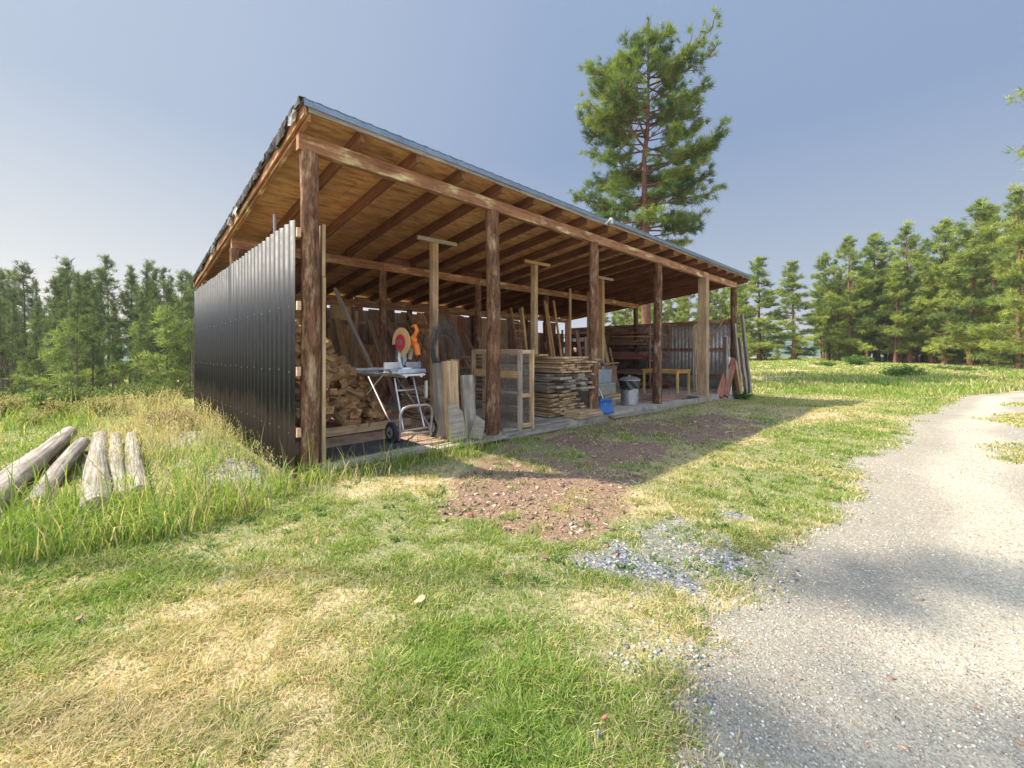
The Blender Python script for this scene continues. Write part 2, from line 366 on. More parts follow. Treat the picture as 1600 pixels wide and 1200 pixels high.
def leafmat(name, trans=.35, rough=.6, gain=1.0, noise_scale=None):
    m, nt, b = nodemat(name, rough, .25)
    a = N(nt, 'ShaderNodeAttribute', _attribute_name='tone')
    t = nt.nodes.new('ShaderNodeBsdfTranslucent'); mx = nt.nodes.new('ShaderNodeMixShader'); mx.inputs[0].default_value = trans
    out = [n for n in nt.nodes if n.type == 'OUTPUT_MATERIAL'][0]
    nt.links.new(a.outputs[0], b.inputs['Base Color'])
    warm = mixc(nt, 1.0, a.outputs[0], (1.25, 1.3, .6), 'MULTIPLY'); nt.links.new(warm, t.inputs[0])
    nt.links.new(b.outputs[0], mx.inputs[1]); nt.links.new(t.outputs[0], mx.inputs[2]); nt.links.new(mx.outputs[0], out.inputs[0])
    return m
L_GRASS = leafmat('grass_blade', .4); L_NEEDLE = leafmat('pine_needles', .3, .55); L_LEAF = leafmat('broad_leaf', .4, .5)
m, nt, b = nodemat('stone_chip', .85, .25); a = N(nt, 'ShaderNodeAttribute', _attribute_name='tone'); nt.links.new(a.outputs[0], b.inputs['Base Color']); M_STONE = m

# ------------------------------------------------------------ ground
def ground_material():
    m, nt, b = nodemat('ground_soil', .95, .15)
    at_ = N(nt, 'ShaderNodeAttribute', _attribute_name='mask'); sep = N(nt, 'ShaderNodeSeparateColor'); nt.links.new(at_.outputs[0], sep.inputs[0])
    at2 = N(nt, 'ShaderNodeAttribute', _attribute_name='mask2'); sep2 = N(nt, 'ShaderNodeSeparateColor'); nt.links.new(at2.outputs[0], sep2.inputs[0])
    tc = N(nt, 'ShaderNodeTexCoord'); P = tc.outputs['Object']
    def no(s, d=6, r=.65):
        n = N(nt, 'ShaderNodeTexNoise', Scale=s, Detail=d, Roughness=r); nt.links.new(P, n.inputs['Vector']); return n.outputs[0]
    nf = no(38, 8, .75); nm = no(6, 6, .65); nb = no(.7, 5, .6)
    v1 = N(nt, 'ShaderNodeTexVoronoi', Scale=55); nt.links.new(P, v1.inputs['Vector'])
    v2 = N(nt, 'ShaderNodeTexVoronoi', Scale=120); nt.links.new(P, v2.inputs['Vector'])
    def math_(op, x, y):
        n = N(nt, 'ShaderNodeMath', _operation=op)
        for s, i in ((x, 0), (y, 1)):
            if isinstance(s, (int, float)): n.inputs[i].default_value = s
            else: nt.links.new(s, n.inputs[i])
        return n.outputs[0]
    def edge(mk, soft=.14):
        s = math_('ADD', mk, math_('MULTIPLY', math_('SUBTRACT', nf, .5), .9))
        s = math_('ADD', s, math_('MULTIPLY', math_('SUBTRACT', nm, .5), .5))
        return ramp(nt, s, [(.5-soft, (0, 0, 0)), (.5+soft, (1, 1, 1))])
    # thatch and soil between the blades: green below green turf, straw below dry turf
    green = ramp(nt, nf, [(.25, (.12, .12, .05)), (.5, (.24, .235, .11)), (.75, (.38, .34, .19))])
    dry = ramp(nt, nf, [(.25, (.26, .20, .12)), (.5, (.46, .37, .22)), (.75, (.64, .53, .33))])
    turf = mixc(nt, ramp(nt, math_('ADD', sep2.outputs[0], math_('MULTIPLY', math_('SUBTRACT', nm, .5), .6)), [(.35, (0, 0, 0)), (.65, (1, 1, 1))]), green, dry)
    # pale crushed gravel of the drive
    sand = ramp(nt, nf, [(.2, (.17, .155, .13)), (.4, (.34, .31, .25)), (.6, (.43, .395, .32)), (.8, (.54, .50, .42))])
    sand = mixc(nt, .7, sand, ramp(nt, v2.outputs['Color'], [(.1, (.55, .55, .56)), (.5, (.98, .97, .95)), (.95, (1.35, 1.32, 1.28))]), 'MULTIPLY')
    sand = mixc(nt, .5, sand, ramp(nt, nb, [(.3, (.78, .78, .80)), (.7, (1.12, 1.1, 1.06))]), 'MULTIPLY')
    rutf = math_('ADD', sep2.outputs[1], math_('MULTIPLY', math_('SUBTRACT', nm, .5), .5))
    sand = mixc(nt, 1.0, sand, ramp(nt, rutf, [(.1, (.84, .835, .83)), (.75, (1.13, 1.12, 1.09))]), 'MULTIPLY')
    bluec = ramp(nt, v1.outputs['Color'], [(.1, (.07, .075, .085)), (.45, (.16, .165, .18)), (.75, (.27, .27, .275)), (.95, (.45, .44, .42))])
    chip = ramp(nt, nf, [(.25, (.09, .058, .04)), (.5, (.24, .155, .105)), (.72, (.40, .275, .195)), (.85, (.54, .41, .31))])
    c = mixc(nt, edge(sep.outputs[2]), turf, chip)
    c = mixc(nt, edge(sep2.outputs[2], .2), c, mixc(nt, .6, ramp(nt, nf, [(.3, (.22, .19, .17)), (.7, (.48, .43, .39))]), ramp(nt, v1.outputs['Color'], [(.1, (.5, .5, .5)), (.9, (1.3, 1.3, 1.3))]), 'MULTIPLY'))
    c = mixc(nt, edge(sep.outputs[0]), c, sand)
    c = mixc(nt, edge(sep.outputs[1], .2), c, bluec)
    nt.links.new(c, b.inputs['Base Color'])
    h = math_('ADD', nf, math_('MULTIPLY', v1.outputs['Distance'], -.5))
    bump(nt, b, h, .75, .018)
    return m
def build_ground():
    M_G = ground_material()
    ra = np.concatenate([np.linspace(.0, 1.0, 6)[:-1], np.geomspace(1.0, 40, 430), np.geomspace(41, 1500, 60)])
    an = np.concatenate([np.linspace(-180, -64, 60)[:-1], np.linspace(-64, 64, 620), np.linspace(64, 180, 60)[1:]])*math.pi/180
    A, Rr = np.meshgrid(an, ra); X = Rr*np.sin(A); Y = Rr*np.cos(A); Z = gz(X, Y)
    n = len(an); V = np.stack([X, Y, Z], -1).reshape(-1, 3)
    i, j = np.meshgrid(np.arange(len(ra)-1), np.arange(n-1), indexing='ij'); a = (i*n+j).ravel()
    T = np.stack([a, a+n, a+n+1, a+1], -1)[:, ::-1]
    road, blue, chip, front, pile = masks(X, Y)
    dry = dryness(X, Y)
    u, v = toUV(X, Y)
    m1 = np.stack([road, blue, np.maximum(chip, front)], -1).reshape(-1, 3)
    sd = poly_mask(X, Y, ROAD, None)+(fbm(X, Y, 1.5, 161, 2)-.5)*.5
    rut = np.maximum(np.exp(-((sd-1.0)/.34)**2), np.exp(-((sd-2.7)/.34)**2))
    m2 = np.stack([dry, rut, pile], -1).reshape(-1, 3)
    me = fast_mesh('ground', V, T, M_G, True, {'mask': m1, 'mask2': m2})
    o = link('ground', me); tag(o, kind='structure')
DRYP = [gp([(200, 1000), (330, 915), (560, 905), (640, 950), (560, 1080), (430, 1110), (180, 1100)]), gp([(0, 1090), (350, 1080), (700, 1100), (640, 1400), (-300, 1400)])]
LUSH = [gp([(530, 800), (700, 780), (870, 850), (900, 900), (640, 900), (480, 860)]), gp([(640, 940), (900, 960), (1040, 1000), (1060, 1200), (700, 1200), (560, 1050)]),
        gp([(1000, 760), (1330, 650), (1480, 615), (1400, 700), (1330, 770), (1150, 850), (1040, 810)])]
def dryness(x, y):
    d = .58+1.25*(fbm(x, y, .8, 51, 4)-.5)+.5*(fbm(x, y, 3.1, 57, 2)-.5)
    for p in DRYP: d = d+.38*poly_mask(x, y, p, .4)
    for p in LUSH: d = d-.3*poly_mask(x, y, p, .4)
    u, v = toUV(x, y); far = np.hypot(x, y)
    d = d-.25*poly_mask(x, y, TALL, .3)
    d = d+.26*sstep(13, 22, far)*sstep(.42, .55, fbm(x*.35, y, 5, 91, 2))
    return np.clip(d, 0, 1)
build_ground()

# ------------------------------------------------------------ grass
def blades(P, h, w, col, lean, name, mat, zoff=0, droop=.5):
    n = len(P); az = rng.uniform(0, 2*math.pi, n); ld = rng.uniform(0, 2*math.pi, n)
    s = np.stack([np.cos(az), np.sin(az), 0*az], -1)*w[:, None]/2
    l = np.stack([np.cos(ld), np.sin(ld), 0*ld], -1)*(lean*h)[:, None]
    up = np.array([0, 0, 1.])
    b = P+np.array([0, 0, zoff-.01])
    m = b+up*(h*.55)[:, None]+l*.35
    hz = h*(1-droop*np.clip(lean, 0, 1.2)*.5)
    t = b+up*hz[:, None]+l
    V = np.stack([b-s, b+s, m-s*.75, m+s*.75, t], 1).reshape(-1, 3)
    i = np.arange(n)[:, None]*5
    T = np.concatenate([i+np.array([0, 1, 3]), i+np.array([0, 3, 2]), i+np.array([2, 3, 4])], 0)
    c = np.repeat(col, 5, 0)
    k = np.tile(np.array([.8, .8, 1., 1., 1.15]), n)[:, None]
    return fast_mesh(name, V, T, mat, False, {'tone': np.clip(c*k, 0, 1)})
def grass_cols(d, n, far=0):
    g1 = np.array([.12, .23, .045]); g2 = np.array([.36, .43, .09]); dr = np.array([.68, .56, .33]); dr2 = np.array([.46, .37, .21])
    r = rng.random((n, 1)); g = g1+(g2-g1)*r**1.2; dd = dr2+(dr-dr2)*rng.random((n, 1))
    f = (rng.random(n) < d)[:, None]
    c = np.where(f, dd, g); return c*rng.uniform(.8, 1.2, (n, 1))
def scatter(n, ymin, ymax, xr=1.33, power=1.0):
    """random points of the ground ahead, thinning out with distance"""
    t = rng.random(n); Y = ymin*(ymax/ymin)**(t**power) if ymin > 0 else t*ymax
    X = rng.uniform(-xr, xr, n)*Y; return X, Y
def in_shed(x, y, mgn=0):
    u, v = toUV(x, y); return (u > -.22-mgn) & (u < 15.45+mgn) & (v > -.12-mgn) & (v < 8.3+mgn)
def lawn():
    X, Y = scatter(900000, 1.25, 24)
    road, blue, chip, front, pile = masks(X, Y); d = dryness(X, Y); u, v = toUV(X, Y)
    bare = np.maximum.reduce([road, sstep(.2, .7, blue)*.97, sstep(.2, .75, chip)*.95, pile*.8])
    clump = fbm(X, Y, .16, 5, 2); cl2 = fbm(X, Y, .55, 15, 2)
    edgeg = sstep(.48, .66, fbm(X, Y, .7, 61, 3))          # grass islands inside chips
    bare = np.where((chip > .3) & (road < .3) & (blue < .3), bare*(1-.5*edgeg), bare)*np.where(road > .8, 1, .99)
    keep = rng.random(len(X)) < np.clip((1-bare)*(.35+1.0*sstep(.3, .62, clump)*(1-.35*d))*(.55+.6*cl2), 0, 1)
    keep &= ~in_shed(X, Y, .02)
    tl = poly_mask(X, Y, TALL, .2); keep &= rng.random(len(X)) > tl*.5
    X, Y, d, clump, cl2 = X[keep], Y[keep], d[keep], clump[keep], cl2[keep]
    n = len(X); P = np.stack([X, Y, gz(X, Y)], -1); far = np.hypot(X, Y)
    lush = sstep(.45, .7, cl2)*(1-d)
    h = (.018+.026*rng.random(n)+.045*lush*rng.random(n)+.02*sstep(.5, .8, clump))*(1+.12*np.minimum(far, 14)/3)
    w = .0030*(1+far*.30)*rng.uniform(.7, 1.3, n)
    lean = rng.uniform(.2, 1.3, n)*(1+.5*d)
    o = link('lawn_grass', blades(P, h, w, grass_cols(d*.85+.06, n), lean, 'lawn_grass', L_GRASS)); tag(o, 'patchy green and straw coloured grass of the lawn', 'grass', kind='stuff')
lawn()
def tall():
    Q = []
    X = rng.uniform(-16, .2, 420000); Y = rng.uniform(1.2, 14, 420000)
    u, v = toUV(X, Y); road, blue, chip, front, pile = masks(X, Y)
    tl = poly_mask(X, Y, TALL, .3); d = dryness(X, Y); cl = fbm(X, Y, .35, 71, 2)
    strip = sstep(-.95, -.6, v)*(1-sstep(-.25, -.1, v))*sstep(-.8, -.3, u)*(1-sstep(1.9, 2.8, u))*1.0
    wallside = sstep(-2.4, -1.3, u)*(1-sstep(-.35, -.2, u))*sstep(-.9, -.3, v)*(1-sstep(8, 9, v))*.9
    prob = np.maximum.reduce([tl*sstep(.35, .65, cl), strip*.9, wallside*sstep(.4, .6, cl)])*(1-pile*.2)
    lane = poly_mask(X, Y, gp([(0, 680), (100, 665), (230, 690), (215, 770), (120, 790), (-100, 800)]), .25)
    prob = np.maximum(prob*(1-.86*lane), 1.6*poly_mask(X, Y, gp([(-40, 800), (60, 798), (130, 805), (260, 770), (330, 730), (420, 800), (250, 850), (0, 900), (-80, 900)]), .12)*sstep(.3, .5, cl))
    near = np.clip(4.5/np.hypot(X, Y), .25, 1.0)
    keep = (rng.random(len(X)) < prob*.55*near) & ~in_shed(X, Y, .02)
    X, Y, d, cl = X[keep], Y[keep], d[keep], cl[keep]; u, v = toUV(X, Y)
    n = len(X); P = np.stack([X, Y, gz(X, Y)], -1); far = np.hypot(X, Y)
    h = (.10+.30*rng.random(n)**1.4)*(.7+.6*cl); w = (.0045+.004*rng.random(n))*(1+far*.07); lean = rng.uniform(.15, 1.0, n)
    st = rng.random(n) < .06; h = np.where(st, h*2.1, h); lean = np.where(st, lean*.4, lean)
    drier = np.clip(d*.5+.12+.55*sstep(6.5, 9.5, far)*sstep(-2.6, -.8, u), 0, .8)
    o = link('tall_grass', blades(P, h, w, grass_cols(drier, n), lean, 'tall_grass', L_GRASS, droop=.9)); tag(o, 'tall uncut grass round the logs and along the wall', 'grass', kind='stuff')
tall()
def stalks():                               # wispy seeding stalks rising over the tall grass by the wall
    n = 1500; u = rng.uniform(-2.0, -.33, n); v = rng.uniform(-.7, 9.5, n); k = rng.random(n) < (.25+.75*sstep(.4, .6, fbm(u, v, .8, 171, 2)))*(.4+.6*sstep(-2.0, -1.2, u))
    u, v = u[k], v[k]; n = len(u); X = PX+u*D1[0]+v*D2[0]; Y = PY+u*D1[1]+v*D2[1]; P = np.stack([X, Y, gz(X, Y)], -1); far = np.hypot(X, Y)
    h = rng.uniform(.25, .62, n)*(.75+.25*sstep(0, 4, v)); c = np.array([[.55, .47, .28]])*rng.uniform(.6, 1.2, (n, 1)); lean = rng.uniform(.05, .45, n)
    a = blades(P, h, .0026*(1+far*.12), c, lean, 'stalks', L_GRASS); o = link('seed_stalks', a)
    tag(o, 'pale wispy seeding grass stalks standing by the black wall', 'grass', kind='stuff')
    # the seed heads: short fat blades starting high on each stalk
    nh = 9; P2 = np.repeat(P, nh, 0); f = np.tile(np.linspace(.62, 1.0, nh), n); hh = np.repeat(h, nh)
    P2 = P2+np.stack([rng.normal(0, .02, n*nh), rng.normal(0, .02, n*nh), hh*f*.95], -1)
    b = blades(P2, rng.uniform(.02, .045, n*nh), np.repeat(.0045*(1+far*.10), nh), np.repeat(c, nh, 0)*1.1, rng.uniform(.3, 1.5, n*nh), 'seed_heads', L_GRASS)
    tag(link('seed_heads', b), 'feathery seed heads of the pale stalks by the black wall', 'grass', kind='stuff')
stalks()
def weeds():
    cx, cy = scatter(2600, 1.3, 9); road, blue, chip, front, pile = masks(cx, cy)
    k = (rng.random(len(cx)) < (1-road)*(1-.7*blue)*sstep(.4, .62, fbm(cx, cy, 1.1, 131, 2))) & ~in_shed(cx, cy, .05); cx, cy = cx[k], cy[k]
    m = rng.integers(6, 16, len(cx)); X = np.repeat(cx, m); Y = np.repeat(cy, m); n = len(X)
    X = X+rng.normal(0, .022, n); Y = Y+rng.normal(0, .022, n); sc = np.repeat(rng.uniform(.6, 1.5, len(cx)), m)
    P = np.stack([X, Y, gz(X, Y)], -1); c = np.array([[.12, .20, .05]])*rng.uniform(.6, 1.5, (n, 1))
    o = link('lawn_weeds', blades(P, sc*rng.uniform(.03, .055, n), sc*rng.uniform(.009, .015, n), c, rng.uniform(.6, 1.7, n), 'lawn_weeds', L_GRASS)); tag(o, 'broad leaved green weeds and clumps in the lawn', 'weeds', kind='stuff')
weeds()
def meadow():
    X, Y = scatter(600000, 14, 105, 1.35, .8)
    road, blue, chip, front, pile = masks(X, Y); u, v = toUV(X, Y)
    cl = fbm(X*.6, Y, 2.4, 81, 3); pt = fbm(X*.35, Y, 7, 85, 2)
    keep = (rng.random(len(X)) < (1-road)*(.25+.9*sstep(.35, .6, cl))) & ~in_shed(X, Y, .1)
    X, Y, cl, pt = X[keep], Y[keep], cl[keep], pt[keep]; far = np.hypot(X, Y); n = len(X); d = dryness(X, Y)
    mown = 1-sstep(20, 27, far)
    h = (.04+.20*sstep(.42, .62, pt)*rng.random(n)*(1-.8*mown)+.07*rng.random(n)*(1-.6*mown))*(1+far*.008)
    w = .0012*far*rng.uniform(.7, 1.4, n)
    P = np.stack([X, Y, gz(X, Y)], -1)
    o = link('meadow_grass', blades(P, h, w, grass_cols(np.clip(d*.5-.12, 0, .6), n)*1.0, rng.uniform(.1, .7, n), 'meadow_grass', L_GRASS)); tag(o, 'long sunlit meadow grass of the field before the pines', 'grass', kind='stuff')
meadow()
# loose stones on the drive, blue gravel, bark chips before the shed
def bits(name, n, reg, size, cols, label, cat, flat=.5, long=1.0, ymax=9, ymin=1.25, zo=0):
    X, Y = scatter(n, ymin, ymax); mk = reg(X, Y); keep = (rng.random(n) < mk) & ~in_shed(X, Y, .0)
    X, Y = X[keep], Y[keep]; n = len(X); far = np.hypot(X, Y)
    s = size*np.clip(rng.lognormal(0, .62, n), .2, 2.3)*(1+.10*far)
    base = np.array([[1, 0, 0], [0, 1, 0], [-1, 0, 0], [0, -1, 0], [0, 0, 1], [0, 0, -1]], float)
    V = base[None]*rng.uniform(.55, 1.15, (n, 6, 1)); V = V+rng.normal(0, .12, (n, 6, 3))
    V[:, :, 2] *= flat; V[:, :, 0] *= long
    a = rng.uniform(0, 6.283, n); ca, sa = np.cos(a)[:, None], np.sin(a)[:, None]
    x = V[:, :, 0]*ca-V[:, :, 1]*sa; y = V[:, :, 0]*sa+V[:, :, 1]*ca
    tl = rng.normal(0, .3, (n, 1)); z = V[:, :, 2]+x*tl
    V = np.stack([x, y, z], -1)*s[:, None, None]+np.stack([X, Y, gz(X, Y)+s*flat*.2+zo], -1)[:, None]
    i = np.arange(n)[:, None]*6
    T = np.concatenate([i+np.array(t) for t in ((0, 1, 4), (1, 2, 4), (2, 3, 4), (3, 0, 4), (1, 0, 5), (2, 1, 5), (3, 2, 5), (0, 3, 5))], 0)
    c = np.array(cols)[rng.integers(0, len(cols), n)]*rng.uniform(.75, 1.25, (n, 1))
    o = link(name, fast_mesh(name, V.reshape(-1, 3), T, M_STONE, False, {'tone': np.clip(np.repeat(c, 6, 0), 0, 1)})); tag(o, label, cat, kind='stuff')
bits('drive_gravel', 110000, lambda x, y: masks(x, y)[0]*(.45+.55*vn(x, y, .7, 8)), .0034, [(.42, .38, .31), (.36, .33, .27), (.50, .46, .38), (.27, .25, .22), (.56, .52, .44), (.40, .31, .23)], 'small loose stones on the pale gravel drive', 'gravel', .55)
bits('blue_gravel', 45000, lambda x, y: masks(x, y)[1]*.9, .0055, [(.14, .15, .165), (.22, .225, .235), (.32, .32, .32), (.08, .085, .095), (.48, .46, .43)], 'blue grey crushed gravel spilled beside the drive', 'gravel', .6, 1.2, 6.5)
bits('bark_chips', 60000, lambda x, y: masks(x, y)[2]*.75, .009, [(.22, .14, .10), (.36, .25, .18), (.12, .085, .065), (.50, .38, .28), (.28, .16, .11)], 'bark chips littering the dirt before the shed', 'wood chips', .22, 2.4, 13)
bits('fallen_leaves', 900, lambda x, y: masks(x, y)[0]*.6+.12, .0055, [(.52, .25, .12), (.42, .20, .11), (.30, .19, .13), (.58, .36, .2)], 'small rusty leaves and bark flakes scattered on drive and lawn', 'fallen leaves', .14, 1.7, 7)
bits('edge_stones', 50000, lambda x, y: np.clip(4*masks(x, y)[0]*(1-masks(x, y)[0]), 0, 1)*.8, .006, [(.30, .29, .28), (.42, .39, .35), (.20, .20, .20), (.5, .46, .4)], 'coarser stones strewn along the ragged edge of the drive', 'gravel', .6, 1.2, 8)
bits('rubble', 40000, lambda x, y: masks(x, y)[4]*1., .009, [(.36, .31, .28), (.50, .45, .42), (.22, .19, .17), (.46, .36, .32)], 'pale rubble banked along the black metal wall', 'rubble', .6, 1.3, 11)

# ------------------------------------------------------------ the open shed (local axes: u, v, up)
shed = empty('open_shed', SM.copy(), 'long open fronted pole shed with black metal end wall and lean roof', 'shed')
def part(o, label=None):
    if label: o['label'] = label
    return o
ZR = lambda v: 4.09-.1125*v                 # top of the beams = underside of the rafters
def lpost(u, v, z1, r, z0=-.2, mat=W_POST, seed=0):
    M, _ = axisM((u, v, z0), (u, v, z1)); o = link('post', logm('post', z1-z0, r*1.06, r*.92, mat, 18, 16, .05, .015, seed=seed), shed, M); return o
BT = .20
for i, (u, r) in enumerate([(0, .115), (3.05, .125), (6.1, .115), (9.15, .12), (15.25, .115)]): lpost(u, 0, ZR(0)-BT, r, seed=i*7+1)
board('post', (12.3, -.02, -.2), (12.3, -.02, ZR(0)-BT), .24, .26, W_TAN, shed)
for i, u in enumerate([0, 3.05, 6.1, 9.15, 12.2, 15.25]):
    if i != 4: lpost(u, 4.1, ZR(4.1)-BT, .10 if i else .13, seed=31+i)
    lpost(u, 8.05, ZR(8.05)-BT, .11, seed=51+i)
# beams, made of lengths that butt over the posts
for v, cuts in ((0, (-.14, 6.12, 12.25, 15.42)), (4.1, (-.1, 3.05, 6.1, 11.2, 15.4)), (8.05, (-.1, 6.1, 12.2, 15.4))):
    for a, b_ in zip(cuts, cuts[1:]):
        z = ZR(v)-BT/2; board('beam', (a+.004, v, z), (b_-.004, v, z+.0), .10, BT-.006, W_BEAM, shed, segs=5)
# joists of the roof: rafters run back in two lengths lapped over the middle beam
RS = .1125
def rafter(u, v0, v1, lap=0, h=.19, mat=W_RAFT):
    return board('rafter', (u, v0, ZR(v0)+h/2+.003), (u, v1, ZR(v1)+h/2+.003), .045, h, mat, shed, segs=3)
ROOFZ = ZR(0)+.2
def deckz(v, up=0): return 4.09-.1125*v+.196+up
for k in range(20):
    u = .56+.815*k
    if u > 15.8: break
    up = 0
    rafter(u, -.29, 4.22); rafter(u+.05, 3.95, 8.5)
rafter(-.10, -.29, 8.5, mat=W_BEAM); rafter(15.85, -.29, 8.5)
for k in range(0, 19, 3):
    u0 = .56+.815*k; board('blocking', (u0+.03, 4.1, ZR(4.1)+.10), (u0+.78, 4.1, ZR(4.1)+.10), .04, .17, W_RAFT, shed)
# plywood deck in sheets, one part
m = MB()
def deck(u0, u1, v0, v1, up, t=.016):
    a = ((u0, v0), (u1, v0), (u1, v1), (u0, v1)); b = len(m.v)
    for q in (0, t):
        for (x, y) in a: m.v.append((x, y, deckz(y, up)+q))
    m.f.extend([tuple(b+i for i in f) for f in ((0, 3, 2, 1), (4, 5, 6, 7), (0, 1, 5, 4), (1, 2, 6, 5), (2, 3, 7, 6), (3, 0, 4, 7))])
vs = [-.30, .82, 2.04, 3.26, 4.48, 5.70, 6.92, 8.52]
for j in range(7):
    us = [-.14]; x = -.14+(1.22 if j % 2 else 2.44)
    while x < 15.9: us.append(x); x += 2.44
    us.append(15.9)
    for a, c in zip(us, us[1:]): deck(a+.004, c-.004, vs[j]+.004, vs[j+1]-.004, .002*((j+int(a)) % 2))
m.build('roof_deck', W_PLY, shed)
# corrugated roofing, two runs, the far one lapped proud of the near one
def sheet(name, u0, u1, v0, v1, up, mat, pitch=.21, amp=.022):
    n = int((u1-u0)/pitch*6); U = np.linspace(u0, u1, n+1); Vv = np.array([v0, (v0+v1)/2, v1])
    prof = amp*np.clip(np.abs(((U/pitch) % 1)-.5)*4-.55, 0, 1)
    V = []; 
    for q in (0, .004):
        for v in Vv:
            V.append(np.stack([U, 0*U+v, deckz(v, up)+prof+q], -1))
    V = np.concatenate(V); n1 = n+1; T = []
    i, j = np.meshgrid(np.arange(2), np.arange(n), indexing='ij'); a = (i*n1+j).ravel()
    T = np.concatenate([np.stack([a, a+n1, a+n1+1, a+1], -1), np.stack([a, a+1, a+n1+1, a+n1], -1)+3*n1])
    e = np.arange(n); T = np.concatenate([T, np.stack([e, e+1, e+1+3*n1, e+3*n1], -1), np.stack([e+2*n1, e+5*n1, e+1+5*n1, e+1+2*n1], -1)])
    return link(name, fast_mesh(name, V, T, mat), shed)
sheet('metal_roofing', -.175, 6.2, -.37, 8.62, .008, M_ROOF); sheet('metal_roofing', 6.2, 15.98, -.40, 8.62, .040, M_ROOF)
# fascia, drip edge
for a, c, up in ((-.12, 3.4, 0), (3.408, 6.18, -.004), (6.2, 10.9, .03), (10.908, 15.9, .026)):
    board('fascia', (a, -.33, deckz(-.33, up)-.045), (c, -.33, deckz(-.33, up)-.045), .03, .11, W_GREY, shed, segs=4, jit=.006)
for a, c, up, o in ((-.175, 6.2, .018, 0), (6.2, 15.98, .05, .03)):
    m = MB(); m.box(((a+c)/2, -.362-o, deckz(-.33, up)-.034), (c-a-.004, .006, .075)); m.box(((a+c)/2, -.30-o, deckz(-.30, up)+.018), (c-a-.004, .12, .006))
    m.build('drip_edge', M_ROOF, shed)
m = MB(); m.tube([(6.0, -.37, ZR(-.3)+.10), (6.19, -.41, ZR(-.3)+.25)], .02, 6); m.box((6.19, -.41, deckz(-.33, .0)), (.07, .05, .13)); m.build('gutter_hook', M_WHITE, shed)
# rake board of the near end and the torn felt hanging over it
board('rake_board', (-.155, -.34, deckz(-.34)-.07), (-.155, 8.55, deckz(8.55)-.07), .03, .17, W_BEAM, shed, segs=9, jit=.008)
board('rake_board', (15.93, -.34, deckz(-.34)-.06), (15.93, 8.55, deckz(8.55)-.06), .03, .15, W_BEAM, shed, segs=9, jit=.008)
m = MB(); n = 150; b = 0
for i in range(n+1):
    v = -.36+8.9*i/n; dr = .045+.05*fbm(np.array(v), np.array(0.), .35, 3).item()+.17*max(0, vn(np.array(v), np.array(2.), .5, 8).item()-.55)
    zt = deckz(v, .026)
    m.v += [(-.15, v, zt+.012), (-.215-.02*random.random(), v, zt), (-.185-.045*random.random(), v+random.uniform(-.02, .02), zt-dr)]
for i in range(n):
    a = 3*i; m.f += [(a, a+1, a+4, a+3), (a+1, a+2, a+5, a+4)]
o = m.build('torn_felt', M_FELT, shed)
so_ = o.modifiers.new('thick', 'SOLIDIFY'); so_.thickness = .004
for v, s in ((-.18, .2), (2.95, .26), (3.5, .12), (5.2, .14)):
    m = MB(); b = 0; k = 9
    for i in range(k):
        m.v += [(-.20-.035*math.sin(i*1.7), v+i*s/k, deckz(v)-.02), (-.23-.03*math.sin(i*1.1+1), v+i*s/k+random.uniform(-.02, .02), deckz(v)-.06-random.uniform(.05, .13))]
    for i in range(k-1): m.f.append((2*i, 2*i+2, 2*i+3, 2*i+1))
    o = m.build('torn_membrane', M_WHITE, shed); q = o.modifiers.new('thick', 'SOLIDIFY'); q.thickness = .004
# black corrugated end wall
def wsheet(name, p0, p1, z0, z1, mat, pitch=.205, amp=.026, jag=0, side=1, parent=None, ph=0):
    p0 = Vector((*p0, 0)); p1 = Vector((*p1, 0)); L = (p1-p0).length; d = (p1-p0)/L; nrm = Vector((-d.y, d.x, 0))*side
    n = int(L/pitch*12); T = []
    V = []
    for i in range(n+1):
        s = L*i/n; q = amp*(.5-.5*math.cos(2*math.pi*s/pitch))**1.4 if True else 0
        dz = jag*(((s//.62) % 2)-.5)
        for t in (0, .003):
            for z in (z0, (z0+z1)/2, z1): V.append(tuple(p0+d*s+nrm*(q+t)+Vector((0, 0, z+(dz if z == z1 else 0)))))
    for i in range(n):
        a = 6*i; c = a+6
        T += [(a, a+1, c+1, c), (a+1, a+2, c+2, c+1), (a+3, c+3, c+4, a+4), (a+4, c+4, c+5, a+5), (a+2, a+5, c+5, c+2), (a, c, c+3, a+3)]
    T += [(0, 3, 4, 1), (1, 4, 5, 2)]; e = 6*n; T += [(e, e+1, e+4, e+3), (e+1, e+2, e+5, e+4)]
    return link(name, fast_mesh(name, V, T, mat, False), parent or shed)
part(wsheet('end_wall_sheet', (-.172, -.04), (-.172, 8.2), -.12, 3.02, M_BLACK, side=1, jag=.012, amp=.034, pitch=.215), 'black corrugated metal cladding')
m = MB()
for z in (.42, 1.17, 1.97, 2.86):
    for k in range(0, 38, 2):
        v = -.04+.215*(k+.5)*1.0
        if v < 8.15: m.tube([(-.205, v, z+.01*((k*7) % 3-1)), (-.213, v, z+.01*((k*7) % 3-1))], .009, 6)
m.build('screws', M_GALV, shed)
for z in (.42, 1.17, 1.97, 2.86):
    board('girt', (-.142, -.085, z), (-.142, 8.12, z), .045, .11, W_BLOCK, shed, segs=3)
board('jamb_board', (.155, -.02, -.05), (.155, -.02, 2.35), .04, .13, W_TAN, shed, roll=0); board('jamb_board', (.155, .0, 2.36), (.155, .0, 3.02), .04, .13, W_TAN, shed)
m = MB(); m.tube([(-.05, 1.3, 3.0), (-.06, 1.28, 3.42)], .022, 8); m.build('pipe_end', M_GREYP, shed)
